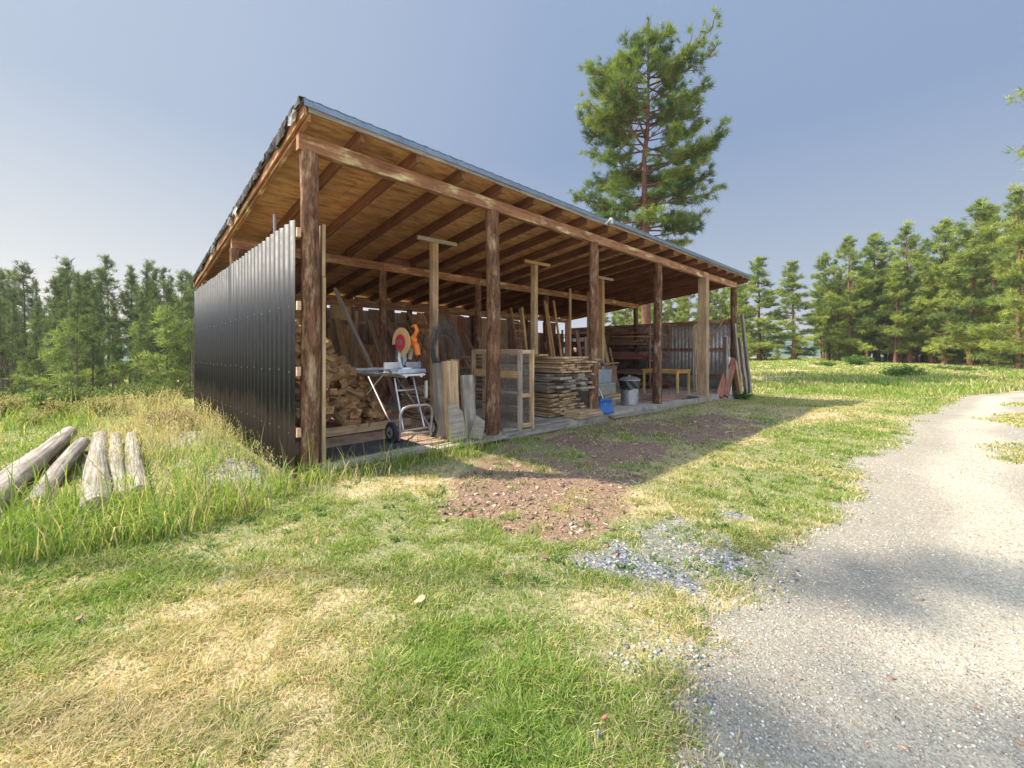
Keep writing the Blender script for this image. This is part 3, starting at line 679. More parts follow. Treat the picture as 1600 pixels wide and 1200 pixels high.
# inner lining posts and back wall: plywood sheets, a few openings under the beam
u = .05; rb = random.Random(17); i = 0
while u < 15.1:
    w = rb.uniform(.24, .42); top = rb.uniform(2.86, 2.97)
    if 12.85 < u < 13.4 or u > 14.2: top = 2.42
    mt = rb.choice([W_TAN, W_TAN, W_GREY, W_PLY, W_DARK]) if u < 8 else rb.choice([W_DARK, W_DARK, W_REDB, W_TAN])
    board('back_wall_board', (u+w/2, 8.2+.03*(i % 2), -.05), (u+w/2+rb.uniform(-.01, .01), 8.2+.03*(i % 2), top), w+.05, .02, mt, shed, segs=2)
    u += w; i += 1
for a, c in ((.0, 4.1), (4.12, 8.6), (8.62, 12.8)): board('frieze_board', (a, 8.27, 3.14), (c, 8.27, 3.12), .02, .34, W_TAN, shed, segs=3)
board('back_rail', (.1, 8.15, 2.42), (7.0, 8.15, 2.42), .045, .14, W_BEAM, shed); board('back_rail', (7.0, 8.15, 1.2), (15.2, 8.15, 1.2), .045, .14, W_BEAM, shed)
# low end wall on the right: pale sheet seen from inside, girts, cap
part(wsheet('far_wall_sheet', (15.40, .1), (15.40, 8.1), 0, 2.72, M_PALE, pitch=.15, amp=.016, side=-1), 'pale corrugated metal, low')
for z in (.5, 1.55, 2.64): board('girt', (15.355, .05, z), (15.355, 8.05, z), .05, .14, W_DARK if z < 2 else W_BEAM, shed, segs=2)
for v in (1.3, 2.6, 5.4, 6.7): board('stud', (15.30, v, 0), (15.30, v, 2.6), .05, .1, W_BEAM, shed)
board('knee_brace', (15.28, .25, 2.9), (15.28, 1.15, 1.5), .04, .05, W_NEW, shed)
# T shaped rack props
for i, (u, mt) in enumerate([(3.05, W_TAN), (6.1, W_TAN), (9.15, W_NEW)]):
    o = board('rack_prop', (u, 1.83, -.02), (u, 1.83, 3.70), .13, .13, mt, shed, segs=4, jit=.005)
    Mi = axisM((u, 1.83, -.02), (u, 1.83, 3.70))[0].inverted()
    c = board('crossbar', Mi @ Vector((u-.45, 1.74, 3.70)), Mi @ Vector((u+.5, 1.74, 3.72)), .075, .045, W_SILL if i != 1 else W_NEW, o)
lp = board('rack_prop', (9.45, 2.5, 0), (9.45, 2.5, 3.4), .10, .12, W_TAN, shed); lp = board('rack_prop', (8.95, 2.9, 0), (8.95, 2.9, 3.5), .09, .04, W_TAN, shed)
# floors: board floor in the first bay, slab in the others
m = MB(); v = .02; 
while v < 8.1:
    w = random.uniform(.17, .22); m.box((1.55, v+w/2, -.035+random.uniform(0, .006)), (3.0, w-.006, .05), jit=.002); v += w
m.build('floor_boards', M_FLOOR, shed)
board('sill_board', (.12, -.10, -.055), (1.72, -.14, -.03), .24, .045, W_SILL, shed, segs=3, jit=.008); board('sill_board', (1.70, -.12, -.07), (3.15, -.17, -.05), .25, .045, W_SILL, shed, segs=3, jit=.008)
m = MB(); m.box((1.7, -.02, -.1), (2.9, .04, .10)); m.build('floor_joist', W_GREY, shed)
m = MB(); nU = 48
for i in range(nU+1):
    u = 3.10+12.35*i/nU; e = -.17+.03*vn(np.array(u), np.array(1.), .8, 4).item(); z = -.012+.008*random.random()
    m.v += [(u, e, -.30), (u, e+.01, z), (u, e+.06, z+.012), (u, 4, z+.012), (u, 8.15, z+.012), (u, 8.15, -.3)]
for i in range(nU):
    for k in range(5): a = 6*i+k; m.f.append((a, a+6, a+7, a+1))
m.f += [tuple(range(6)), tuple(6*nU+k for k in reversed(range(6)))]
m.build('concrete_slab', M_CONC, shed, smooth=40)
for i in range(9): board('sleeper_board', (3.2+.05*i, -.12+.085*i, .018), (5.3+random.uniform(-.3, .2), -.10+.085*i, .018), .078, .022, W_GREY, shed) if i < 4 else None
board('kerb_board', (3.16, -.20, -.06), (4.9, -.22, -.05), .03, .12, W_GREY, shed, segs=3, jit=.006)
board('kerb_board', (6.5, -.24, -.07), (8.3, -.30, -.08), .12, .05, W_GREY, shed, segs=3, jit=.01)

# ------------------------------------------------------------ things in and about the shed
def thing(name, u, v, z, label, cat, group=None, rz=0, s=1):
    return empty(name, SM @ Matrix.Translation((u, v, z)) @ Matrix.Rotation(rz, 4, 'Z') @ Matrix.Scale(s, 4), label, cat, group)
def plank(name, p0, p1, w, t, mat, label, cat='board', group=None, roll=0, segs=2, jit=.004):
    return tag(board(name, p0, p1, w, t, mat, None, roll, jit, segs=segs), label, cat, group)
# rubber mat
tag(MB().box((0, 0, .006), (1.35, .72, .012), jit=.003).build('rubber_mat', M_MAT, None, SM @ Matrix.Translation((.92, .36, .0)) @ Matrix.Rotation(.04, 4, 'Z')), 'black rubber mat on the board floor of the first bay', 'mat')
# saw stand
st = thing('saw_stand', 1.72, .41, 0, 'silver wheeled folding saw stand on the floor of the first bay', 'saw stand', s=1.06)
def wheel(par, x, y, r=.155):
    w = MB().tube([(-.03, 0, 0), (-.022, 0, 0), (.022, 0, 0), (.03, 0, 0)], [r*.9, r, r, r*.9], 24).build('wheel', M_RUB, par, Matrix.Translation((x, y, r)), 40)
    MB().tube([(-.036, 0, 0), (.036, 0, 0)], r*.55, 18).build('rim', M_GALV, w, None, 40); MB().tube([(-.045, 0, 0), (.045, 0, 0)], r*.15, 10).build('hub', M_RUB, w, None, 40)
wheel(st, -.36, .0); wheel(st, .36, .0)
for s in (-1, 1):
    MB().tube([(s*.31, .0, .15), (s*.24, 1.0, .92)], .017, 10).build('leg', M_TUBE, st, None, 40)
    MB().tube([(s*.28, 1.62, .0), (s*.25, 1.15, .55), (s*.22, .55, .96)], .014, 10).build('leg', M_TUBE, st, None, 40)
    MB().tube([(s*.18, -.02, .18), (s*.16, .28, .93)], .014, 10).build('upright', M_ALU, st, None, 40)
MB().tube([(-.27, -.06, .04), (-.27, -.10, .42), (-.23, -.11, .50), (-.15, -.12, .53), (.15, -.12, .53), (.23, -.11, .50), (.27, -.10, .42), (.27, -.06, .04)], .021, 12).build('bumper', M_TUBE, st, None, 40)
MB().tube([(-.27, -.06, .10), (.27, -.06, .10)], .016, 10).build('crossbar', M_TUBE, st, None, 40); MB().tube([(-.17, .22, .74), (.17, .22, .74)], .014, 10).build('crossbar', M_ALU, st, None, 40)
MB().tube([(-.36, 0, .155), (.36, 0, .155)], .012, 10).build('axle', M_TUBE, st, None, 40)
m = MB()
for s in (-1, 1): m.tube([(s*.13, -.02, .965), (s*.13, 1.62, .965)], .022, 12)
m.build('side_rail', M_ALU, st, None, 40)
for y in (.0, .35, .95, 1.55): MB().box((0, y, .985), (.38, .06, .03)).build('mount_bar', M_ALU, st)
MB().tube([(-.26, 1.45, 1.03), (.26, 1.45, 1.03)], .028, 12).build('roller', M_WHITE, st, None, 40)
m = MB(); m.box((-.04, 1.25, .96), (.20, .42, .05)); m.build('end_support', M_WHITE, st)
MB().box((.20, -.04, .76), (.03, .04, .26)).build('latch', M_WHITE, st)
# mitre saw
ms = thing('miter_saw', 1.76, .74, 1.062, 'orange and silver miter saw with red and tan blade guard on stand', 'miter saw', rz=.1, s=1.25)
m = MB(); m.box((0, 0, .03), (.46, .34, .05), taper=.92); m.tube([(0, 0, .05), (0, 0, .075)], .14, 24); m.build('base', M_ALU, ms, None, 40)
m = MB(); m.box((-.17, .05, .10), (.24, .02, .09)); m.box((.17, .05, .10), (.24, .02, .09)); m.build('fence', M_ALU, ms)
m = MB(); m.tube([(0, .10, .05), (0, .15, .20), (0, .12, .34)], [.05, .04, .05], 12); m.box((.05, .12, .2), (.05, .09, .20)); m.build('pivot_arm', M_GALV, ms, None, 40)
MX = Matrix.Translation((-.035, .0, .40)) @ Matrix.Rotation(R(90), 4, 'Y')
def disc(name, r0, r1, a0, a1, th, mt, x, cz=.41, cy=.02):
    pr = [(r1*math.cos(a), r1*math.sin(a)) for a in np.linspace(a0, a1, 32)]
    pr += [(r0*math.cos(a), r0*math.sin(a)) for a in np.linspace(a1, a0, 32)] if r0 > 0 else []
    return MB().prism(pr, th, Matrix.Translation((x, cy, cz)) @ Matrix.Rotation(R(90), 4, 'Y')).build(name, mt, ms)
disc('blade', 0, .150, 0, 6.1, .004, M_GALV, -.030); disc('lower_guard', .09, .195, 1.4, 6.2, .012, M_TAN, -.055); disc('guard_disc', .0, .105, 0, 6.2, .010, M_RED, -.072); disc('blade_cap', .0, .045, 0, 6.2, .014, M_GALV, -.082)
m = MB(); m.tube([(.03, .06, .36), (.05, -.02, .42), (.06, -.12, .46)], [.055, .065, .05], 12); m.tube([(.09, -.02, .44), (.13, -.06, .36), (.15, -.08, .24)], [.045, .05, .04], 12); m.build('motor_housing', M_ORANGE, ms, None, 50)
m = MB(); m.tube([(.06, -.10, .47), (.07, -.17, .56), (.08, -.12, .63), (.10, -.03, .62)], [.03, .026, .024, .024], 10); m.build('handle', M_ORANGE, ms, None, 50)
m = MB(); m.tube([(.12, .05, .36), (.17, .10, .30), (.16, .12, .18)], .03, 10); m.build('dust_chute', M_WHITE, ms, None, 50)
m = MB(); m.tube([(.1, -.1, .60), (.22, -.12, .5), (.24, -.05, .3), (.2, .1, .05), (.1, .3, -.03)], .008, 6); m.build('power_cord', M_RUB, ms, None, 50)
# coil of old cable hung from the first rack prop
m = MB(); cy = 0
for k in range(24):
    r = random.uniform(.28, .36); ox = random.uniform(-.05, .06); oz = random.uniform(-.10, .04)-(.34-r); pts = []; sq = random.uniform(1.15, 1.6); a0 = random.random()*6
    for i in range(29):
        a = a0+2*math.pi*i/28*random.uniform(.995, 1.005); pts.append((ox+r*math.cos(a)*.92, -.10-.004*k+.02*math.sin(3*a+k), oz+r*sq*math.sin(a)))
    m.tube(pts, .0055, 5)
for k in range(6):
    x0 = random.uniform(-.2, .3); m.tube([(x0, -.12, -.2), (x0+random.uniform(-.1, .1), -.15, -.6), (x0+random.uniform(-.15, .2), -.12, -.95)], .006, 5)
tag(m.build('cable_coil', M_WIRE, None, SM @ Matrix.Translation((3.14, 1.72, 1.52)), 60), 'tangled grey coil of old cable hung on the first rack prop', 'cable')
# firewood heap
def chunk(seed, L, r):
    rd = random.Random(seed); m = MB(); nb = rd.choice([3, 4, 4, 5]); a0 = rd.uniform(0, 6); seg = 3
    ang = sorted(a0+2*math.pi*i/nb+rd.uniform(-.35, .35) for i in range(nb))
    for i in range(seg+1):
        for a in ang:
            q = r*(1.05 if nb > 3 else 1.15)*rd.uniform(.86, 1.1); m.v.append((L*(i/seg-.5)+(rd.uniform(-.02, .02) if i in (0, seg) else 0), q*math.cos(a), q*math.sin(a)))
    for i in range(seg):
        for k in range(nb): m.f.append((i*nb+k, i*nb+(k+1) % nb, (i+1)*nb+(k+1) % nb, (i+1)*nb+k))
    m.f.append(tuple(reversed(range(nb)))); m.f.append(tuple(seg*nb+k for k in range(nb)))
    return m.mesh('split_log', W_FIRE, 30)
CH = [chunk(i, .42, random.uniform(.06, .10)) for i in range(12)]
rf = random.Random(12)
def heap(u, v): return max(0, (2.5-1.0*abs(u-.1)**1.1)*(1-math.exp(-((v-1.45)/.5)**2 if v > 1.55 else 0))*(1 if v > 1.55 else 0))
cnt = 0
for k in range(2400):
    if cnt >= 290: break
    u = rf.uniform(.24, 1.9); v = rf.uniform(1.68, 3.1); top = heap(u, v)
    if top < .06: continue
    z = top*rf.uniform(.6, 1.0)
    if z < .06: z = .07
    M = SM @ Matrix.Translation((u, v, z)) @ Matrix.Rotation(rf.gauss(1.57, .65), 4, 'Z') @ Matrix.Rotation(rf.gauss(0, .3), 4, 'Y') @ Matrix.Rotation(rf.uniform(0, 6), 4, 'X')
    o = link('split_log', CH[rf.randrange(12)], None, M); tag(o, 'split firewood log in the tall heap behind the saw stand', 'firewood', 'split logs in the firewood heap'); cnt += 1
for i, (u, v, z, r, s) in enumerate([(1.05, 2.15, 1.12, .16, .9), (1.6, 2.5, .85, .18, 1), (.7, 2.1, 1.5, .11, 1.2)]):
    tag(link('round_log', logm('round_log', .36*s, r, r*.92, W_FIRE, 16, 4, .06, seed=i), None, SM @ Matrix.Translation((u, v, z)) @ Matrix.Rotation(.9+i, 4, 'Z') @ Matrix.Rotation(.35, 4, 'Y')), ['unsplit round of firewood in the heap left of the saw stand top', 'thick unsplit round resting on the heap directly behind the saw', 'small unsplit round high on the heap beside the black wall'][i], 'firewood')
board_f = plank('edge_board', (.35, 1.52, .08), (2.35, 1.58, .09), .05, .14, W_TAN, 'low board holding back the foot of the firewood heap')
plank('leaning_pole', (2.15, 2.6, .9), (1.85, 4.0, 2.85), .07, .05, W_GREY, 'grey pole leaning from the firewood heap to the middle beam', 'pole')
# things along the back of bay one and two
def crate(name, u, v, z, d, mat, label, cat, rz=0, lid=None):
    t = thing(name, u, v, z, label, cat, None, rz); x, y, h = d; w = .018
    m = MB()
    for c, dd in (((0, -y/2+w/2, h/2), (x, w, h)), ((0, y/2-w/2, h/2), (x, w, h)), ((-x/2+w/2, 0, h/2), (w, y-2*w, h)), ((x/2-w/2, 0, h/2), (w, y-2*w, h)), ((0, 0, w/2+.001), (x-2*w, y-2*w, w))): m.box(c, dd, jit=.002)
    m.build('body', mat, t)
    m = MB(); m.box((0, 0, h+.02), (x*1.04, y*1.04, .035), taper=.97); m.box((0, 0, h-.03), (x*1.03, y*1.03, .02)); m.build('lid', lid or mat, t); return t
crate('storage_chest', 2.3, 6.6, 0, (1.9, .8, .95), M_BLUEG, 'blue grey covered chest against the back wall behind the firewood', 'chest', 0, M_BLUEG)
for i, (u, w, h, mt, lb) in enumerate([(.9, .5, 2.15, W_TAN, 'tan plank standing against the back wall in the first bay, leftmost'), (1.55, .62, 2.25, M_WHITE, 'grubby white panel standing against the back wall in the first bay'), (2.2, .4, 2.3, M_GREYP, 'grey panel standing beside the white panel at the back wall'), (3.0, .5, 2.2, W_TAN, 'tan plank standing at the back wall behind the second rear post'), (4.6, .9, 1.7, W_PLY, 'plywood offcut standing against the back wall behind the cable coil')]):
    plank('standing_panel', (u, 7.95-.1*i % .2, .0), (u+.05, 8.12, h), w, .02, mt, lb, 'panel')
# kindling stack behind the prop
rk = random.Random(3)
for i in range(64):
    r_ = i//4; z = .03+.040*r_; plank('kindling_slat', (2.92+rk.uniform(-.05, .05)+.13*(i % 4), 1.95+rk.uniform(-.08, .08), z+rk.uniform(-.004, .004)), (2.98+.13*(i % 4)+rk.uniform(-.03, .03), 2.95+rk.uniform(-.1, .1), z+rk.uniform(-.01, .02)), .11, .026, W_TAN, 'thin slat in the kindling stack under the cable coil', 'slat', 'slats of the kindling stack', segs=1)
plank('block', (2.75, 1.55, .08), (3.1, 1.60, .08), .14, .14, W_NEW, 'short pale block on the floor beside the saw stand wheel', 'block')
# upright slabs beside the second post
for i, (u, v, w, t, h, lx, mt, lb) in enumerate([(2.28, .10, .20, .17, 1.26, 0, W_TAN, 'thick pale split post standing upright left of the second log post'), (2.45, .28, .16, .15, 1.28, .01, W_FIRE, 'orange split post standing behind the pale split post'), (2.56, .02, .24, .07, 1.02, .02, W_GREY, 'grey slab standing upright against the second log post'), (2.14, .24, .12, .14, 1.22, -.01, W_GREY, 'narrow grey post at the left of the upright slabs')]):
    plank('upright_slab', (u, v, 0), (u+lx, v+.10, h), w, t, mt, lb, 'slab', segs=4, jit=.008)
for i, (x0, y0, sc_, rz_, tl, lb) in enumerate([(2.20, -.14, 1.0, .12, .30, 'larger grey offcut with cut corners leaning on the upright slabs'), (2.50, -.20, .72, -.1, .28, 'smaller grey offcut leaning right of the larger one')]):
    pr = [(-.15, 0), (.15, 0), (.20, .42), (.06, .62), (-.05, .55)] if i == 0 else [(-.16, 0), (.18, 0), (.20, .40), (-.02, .52)]
    Mx = SM @ Matrix.Translation((x0, y0, .0)) @ Matrix.Rotation(rz_-.55, 4, 'Z') @ Matrix.Rotation(R(90)-tl, 4, 'X') @ Matrix.Rotation(.18-.3*i, 4, 'Z')
    tag(MB().prism([(p[0]*sc_*.9, p[1]*sc_) for p in pr], .035, Matrix()).build('board_offcut', W_GREY, None, Mx), lb, 'board')
# open wooden frame cabinet at the second post
fc = thing('frame_cabinet', 3.57, -.20, 0, 'open weathered wooden frame with cross rails standing right of the second post', 'frame')
def fb(nm, a, c, w, t, mt=W_TAN): return board(nm, a, c, w, t, mt, fc, segs=2, jit=.004)
fb('stile', (0, .03, 0), (0, .03, 1.46), .10, .035, W_GREY); fb('stile', (.28, .0, 0), (.28, .0, 1.46), .04, .09, W_TAN); fb('stile', (0, 1.38, 0), (0, 1.38, 1.46), .09, .035); fb('stile', (.3, 1.38, 0), (.3, 1.38, 1.46), .04, .09)
for z, h, mt in ((1.42, .10, W_TAN), (1.0, .13, W_NEW), (.66, .035, W_SILL), (.42, .035, W_GREY), (.06, .12, W_GREY)): fb('rail', (0, .085, z), (0, 1.33, z), .03, h, mt)
for z in (1.42, .62, .08): fb('side_rail', (.02, .0, z), (.265, .0, z), .03, .07)
m = MB()
for k in range(6): m.box((.33, .70, .12+.24*k), (.02, 1.36, .225), jit=.003)
m.build('back_boards', W_GREY, fc)
# lumber stack on the slab
def stack(u0, u1, v0, v1, z0, rows, t, w, mat, lb, grp, sk=.12, rk=random.Random(8)):
    z = z0
    for r_ in range(rows):
        u = u0+rk.uniform(-.05, .05)
        while u < u1:
            ww = w*rk.uniform(.8, 1.2); tt = t*rk.uniform(.9, 1.0)
            plank('stacked_board', (u+ww/2, v0+rk.uniform(-sk, sk), z+t/2), (u+ww/2+rk.uniform(-.03, .03), v1+rk.uniform(-.3, .3), z+t/2), ww-.006, tt, mat, lb, 'board', grp, segs=2)
            u += ww
        z += t+.006
        if r_ % 4 == 3: z += .012
    return z
z = stack(4.95, 5.85, .25, 3.3, .03, 10, .042, .19, W_TAN, 'pale board low in the lumber stack right of the wooden frame', 'boards low in the front lumber stack')
z = stack(4.85, 6.0, .10, 3.5, z+.02, 7, .050, .22, W_GREY, 'grey board in the middle of the lumber stack right of the wooden frame', 'boards in the middle of the front lumber stack', .22)
z = stack(4.95, 6.2, .0, 3.2, z+.02, 7, .042, .20, W_TAN, 'board in the top layers of the lumber stack right of the wooden frame', 'boards high in the front lumber stack', .12)
rr9 = random.Random(44)
stack(6.5, 8.4, 4.4, 7.2, .05, 11, .055, .34, W_TAN, 'board in the rear lumber stack behind the tote and dustbin bay', 'boards in the rear middle lumber stack', .3, rr9)
stack(10.0, 12.4, 4.6, 7.6, .05, 12, .06, .42, W_REDB, 'reddish board in the rear stack left of the rack along the end wall', 'boards in the rear right lumber stack', .35, rr9)
for i in range(14):
    u = rr9.uniform(.3, 3.9); plank('leaning_plank', (u, 7.2+rr9.uniform(-.3, .2), 0), (u+rr9.uniform(-.5, .5), 8.0, rr9.uniform(1.7, 2.8)), rr9.uniform(.1, .22), .03, rr9.choice([W_TAN, W_GREY, W_TAN, W_NEW]), 'plank leaning on the back wall behind the firewood and the saw', 'board', 'planks leaning on the back wall of the first bays')
for i in range(9):
    u = 9.7+.42*i; plank('leaning_plank', (u, 3.9+rr9.uniform(-.3, .2), 0), (u+rr9.uniform(-.3, .3), 4.1, rr9.uniform(1.2, 2.6)), rr9.uniform(.1, .22), .03, rr9.choice([W_TAN, W_DARK, W_REDB]), 'plank leaning against the middle row behind the dustbin and table', 'board', 'planks leaning on the middle row')
plank('loose_board', (4.75, .30, z+.03), (5.9, 2.5, z+.04), .2, .03, W_NEW, 'pale loose board lying on top of the front lumber stack')
for i in range(3): plank('pallet_board', (5.25+.02*i, -.02, .035+.045*i), (6.15, -.02+.03*i, .035+.045*i), .42, .04, W_TAN, ['bottom', 'middle', 'top'][i]+' broad board of the small pile at the foot of the third log post')
# leaning timber along the middle line, dark
rl = random.Random(21)
for i in range(16):
    u = 4.0+.23*i; plank('leaning_timber', (u+rl.uniform(-.1, .1), 4.9+rl.uniform(-.3, .3), 0), (u-.35+rl.uniform(-.25, .25), 6.3, rl.uniform(2.0, 2.8)), rl.uniform(.12, .24), .035, W_DARK, 'dark plank leaning in the shade of the middle bays', 'board', 'dark planks leaning in the middle bays')
for i, (u, du, h) in enumerate([(8.0, .35, 3.15), (8.75, .2, 3.2), (8.95, .1, 3.1), (9.3, .12, 3.25), (7.55, .3, 2.9)]):
    plank('leaning_batten', (u, 3.3, 0), (u+du, 4.0, h), .085, .04, W_NEW, ['second', 'third', 'fourth', 'fifth, rightmost', 'first'][i]+' from left pale batten leaning on the middle beam behind the lumber stack', 'batten')
# ladder
ld = thing('wooden_ladder', 8.25, 4.3, 0, 'wooden ladder leaning on the middle beam behind the lumber stack', 'ladder')
for x in (0, .42): board('rail', (x, 0, 0), (x+.1, .75, 3.0), .035, .08, W_TAN, ld)
for k in range(10): board('rung', (.0+.01*k, .07*k+.06, .3+.27*k), (.42+.01*k, .07*k+.06, .3+.27*k), .03, .04, W_TAN, ld)
# snow shovel with a blue scoop
sv = thing('snow_shovel', 6.40, -.12, .0, 'blue snow shovel leaning scoop down against the third log post', 'shovel', rz=-.15)
m = MB(); n = 12
for i in range(n+1):
    a = i/n; x = -.21+.42*a
    for j in range(7):
        q = j/6; m.v.append((x, -.10+.09*math.sin(q*2.4)+.012*math.cos(i*math.pi), .02+.34*q))
for i in range(n):
    for j in range(6): a = i*7+j; m.f.append((a, a+7, a+8, a+1))
o = m.build('scoop', M_BLUE, sv, None, 60); q = o.modifiers.new('t', 'SOLIDIFY'); q.thickness = .008
MB().tube([(0, .0, .22), (-.03, .10, .45), (-.20, .42, 1.12)], .016, 10).build('handle', M_GALV, sv, None, 40)
MB().tube([(-.28, .42, 1.12), (-.12, .42, 1.13)], .018, 8).build('grip', M_RUB, sv, None, 40)
# storage boxes, panel, dustbin
crate('plastic_tote', 7.55, .95, .62, (.75, .55, .30), M_GREYP, 'grey plastic tote with lid on the olive cabinet', 'tote', .05, M_BLUEG)
crate('low_cabinet', 7.5, .9, .0, (.85, .7, .58), M_OLIVE, 'olive grey low cabinet left of the dustbin', 'cabinet', .03, M_OLIVE)
crate('brown_box', 7.25, 1.1, .97, (.5, .3, .28), W_REDB, 'brown wooden box on the grey plastic tote', 'box', .1, W_REDB)
m = MB(); m.tube([(0, 0, 0), (.05, 0, .12), (.22, .02, .16), (.3, 0, .05)], .05, 10); m.tube([(.1, .1, 0), (.2, .1, .1)], .07, 10)
tag(m.build('coiled_hose', M_WIRE, None, SM @ Matrix.Translation((7.65, .95, 1.02)), 50), 'dark coiled hose end lying on the tote right of the brown box', 'hose')
plank('short_plank', (7.05, .42, .30), (7.75, .40, .32), .2, .05, W_NEW, 'short pale plank propped before the olive cabinet, upper'); plank('short_plank', (7.05, .40, .24), (7.7, .36, .25), .18, .045, W_TAN, 'short tan plank propped before the olive cabinet, lower')
gc = thing('dustbin', 8.28, .35, 0, 'ribbed galvanised dustbin with lid and black bag', 'dustbin')
m = MB(); n = 72
for zz, r in ((0, .215), (.02, .222), (.06, .220), (.46, .245)):
    for k in range(n): a = 2*math.pi*k/n; q = r*(1+(.012*math.cos(k*math.pi/1.0) if zz > .01 else 0)); m.v.append((q*math.cos(a), q*math.sin(a), zz))
for i in range(3):
    for k in range(n): m.f.append((i*n+k, i*n+(k+1) % n, (i+1)*n+(k+1) % n, (i+1)*n+k))
m.f.append(tuple(reversed(range(n)))); m.build('body', M_GALV, gc, None, 60)
m = MB(); n = 40
for j in range(7):
    q = j/6; zz = .44+.235*q
    for k in range(n): a = 2*math.pi*k/n; r = .254+.012*math.sin(7*a+j)+.010*math.sin(13*a-2*j)-(.0 if j < 6 else .0); m.v.append((r*math.cos(a), r*math.sin(a), zz+(.03*math.sin(3*a+1) if j == 0 else 0)))
for i in range(6):
    for k in range(n): m.f.append((i*n+k, i*n+(k+1) % n, (i+1)*n+(k+1) % n, (i+1)*n+k))
m.f.append(tuple(6*n+k for k in range(n))); m.build('bag', M_BAG, gc, None, 60)
m = MB(); m.tube([(0, 0, .665), (0, 0, .70), (0, 0, .715), (0, 0, .76), (0, 0, .775)], [.28, .285, .26, .17, .04], 40); m.build('lid', M_GALV, gc, None, 50)
MB().tube([(-.06, 0, .765), (-.05, 0, .80), (.05, 0, .80), (.06, 0, .765)], .009, 8).build('lid_handle', M_GALV, gc, None, 50)
plank('floor_timber', (8.9, .55, .12), (10.6, .30, .12), .05, .22, W_DARK, 'dark timber on edge on the slab right of the dustbin'); plank('floor_timber', (9.5, .15, .10), (10.9, -.05, .10), .05, .20, W_DARK, 'dark timber end behind the fourth log post')
plank('dark_mat_board', (10.6, .1, .02), (11.6, .0, .02), .35, .03, M_MAT, 'flat black board lying on the slab below the table')
# pine table
tb = thing('pine_table', 11.75, .55, 0, 'yellow pine table standing in the bay before the square post', 'table')
m = MB()
for k in range(5): m.box((-.38+.19*k, .45, .845), (.186, 1.3, .03), jit=.001)
m.build('table_top', W_TABLE, tb)
for y, L in ((-.12, 0), (1.02, 0)): board('apron', (-.42, y, .785), (.42, y, .785), .02, .08, W_TABLE, tb)
for x in (-.42, .42): board('apron', (x, -.1, .785), (x, 1.0, .785), .02, .08, W_TABLE, tb)
for x in (-.43, .43):
    for y in (-.13, 1.03): board('leg', (x, y, 0), (x, y, .825), .06, .06, W_TABLE, tb)
# stacks of dark lumber on the rack along the far end wall
for lv_, (z0, rows, v1) in enumerate([(.10, 3, 7.5), (.55, 4, 7.7), (1.15, 5, 7.4), (1.75, 4, 7.2), (2.2, 2, 6.8)]):
    stack(13.6, 14.9, 2.2+.25*lv_, v1, z0, rows, .045, .24, W_DARK if lv_ % 2 else W_REDB, 'dark board on the %s level of the rack along the pale end wall' % ['lowest', 'second', 'third', 'fourth', 'top'][lv_], 'boards on rack level '+['one', 'two', 'three', 'four', 'five'][lv_], .3, random.Random(30+lv_))
rk_ = thing('lumber_rack', 13.5, 2.5, 0, 'dark wooden rack bearing the lumber along the pale end wall', 'rack')
for y in (0, 2.2, 4.4): board('upright', (-.02, y, 0), (-.02, y, 2.5), .09, .05, W_DARK, rk_)
for y in (0, 2.2, 4.4):
    for z in (.07, .51, 1.11, 1.71, 2.16): board('bearer', (0.01, y, z), (1.45, y, z), .06, .06, W_DARK, rk_)
plank('pale_plank', (13.3, 2.2, 2.05), (13.5, 4.2, 2.12), .2, .04, W_NEW, 'pale short plank lying high at the front of the rack')
plank('pale_plank', (11.0, 3.2, 1.0), (12.8, 3.6, 1.03), .25, .05, W_NEW, 'pale plank stack top seen above the dustbin')
crate('dark_chest', 11.0, 3.4, 0, (1.6, .9, .92), W_DARK, 'dark chest in the bay behind the dustbin', 'chest')
wr = MB()
for i in range(22): wr.tube([(0, .045*i, 0), (0, .045*i, 1.15)], .004, 4)
for i in range(20): wr.tube([(0, 0, .06*i), (0, .95, .06*i)], .004, 4)
tag(wr.build('wire_mesh_panel', M_GALV, None, SM @ Matrix.Translation((13.2, 1.2, .35))), 'grey wire mesh panel standing left of the leaning battens', 'mesh panel')
# battens, posts, slabs leaning at the far end
for i in range(5): plank('tall_batten', (13.4+.12*i, .75-.05*i, 0), (14.3+.14*i, 1.15, 2.45+.04*i), .06, .06, W_TAN, 'tall brown batten of the bunch leaning on the end wall behind the table', 'batten', 'bunch of tall battens')
L_ = [(13.9, -.15, 14.5, .05, 2.0, .20, W_GREY, 'broad grey slab leaning right of the square post'), (14.2, -.2, 14.7, .0, 1.25, .14, M_WHITE, 'short whitewashed crooked plank leaning near the end post'), (13.3, -.15, 14.7, .0, 1.05, .26, W_REDB, 'red brown board leaning low towards the end post, left'), (13.6, -.25, 14.9, -.1, 1.2, .24, W_REDB, 'red brown board leaning low towards the end post, right'),
      (14.9, -.35, 15.0, -.1, 2.5, .10, W_GREY, 'grey round rail leaning on the end beam'), (15.15, -.45, 15.2, -.2, 2.0, .16, W_GREY, 'pale grey slab upright before the end post'), (15.45, -.5, 15.4, -.22, 2.9, .13, W_GREY, 'tallest silver grey rail leaning against the far end post'), (14.6, -.4, 14.8, -.15, 1.1, .18, W_NEW, 'short pale slab at the foot of the end post'), (15.7, -.3, 15.6, -.2, 1.7, .12, W_TAN, 'brown slab outside the far end post'), (14.75, .0, 14.9, .1, 1.75, .13, W_GREY, 'grey plank behind the short slab')]
for (a, b1, c, d, h, w, mt, lb) in L_: plank('leaning_rail', (a, b1, -.08), (c, d, h), w, .07, mt, lb, 'rail', segs=4, jit=.01, roll=.9)
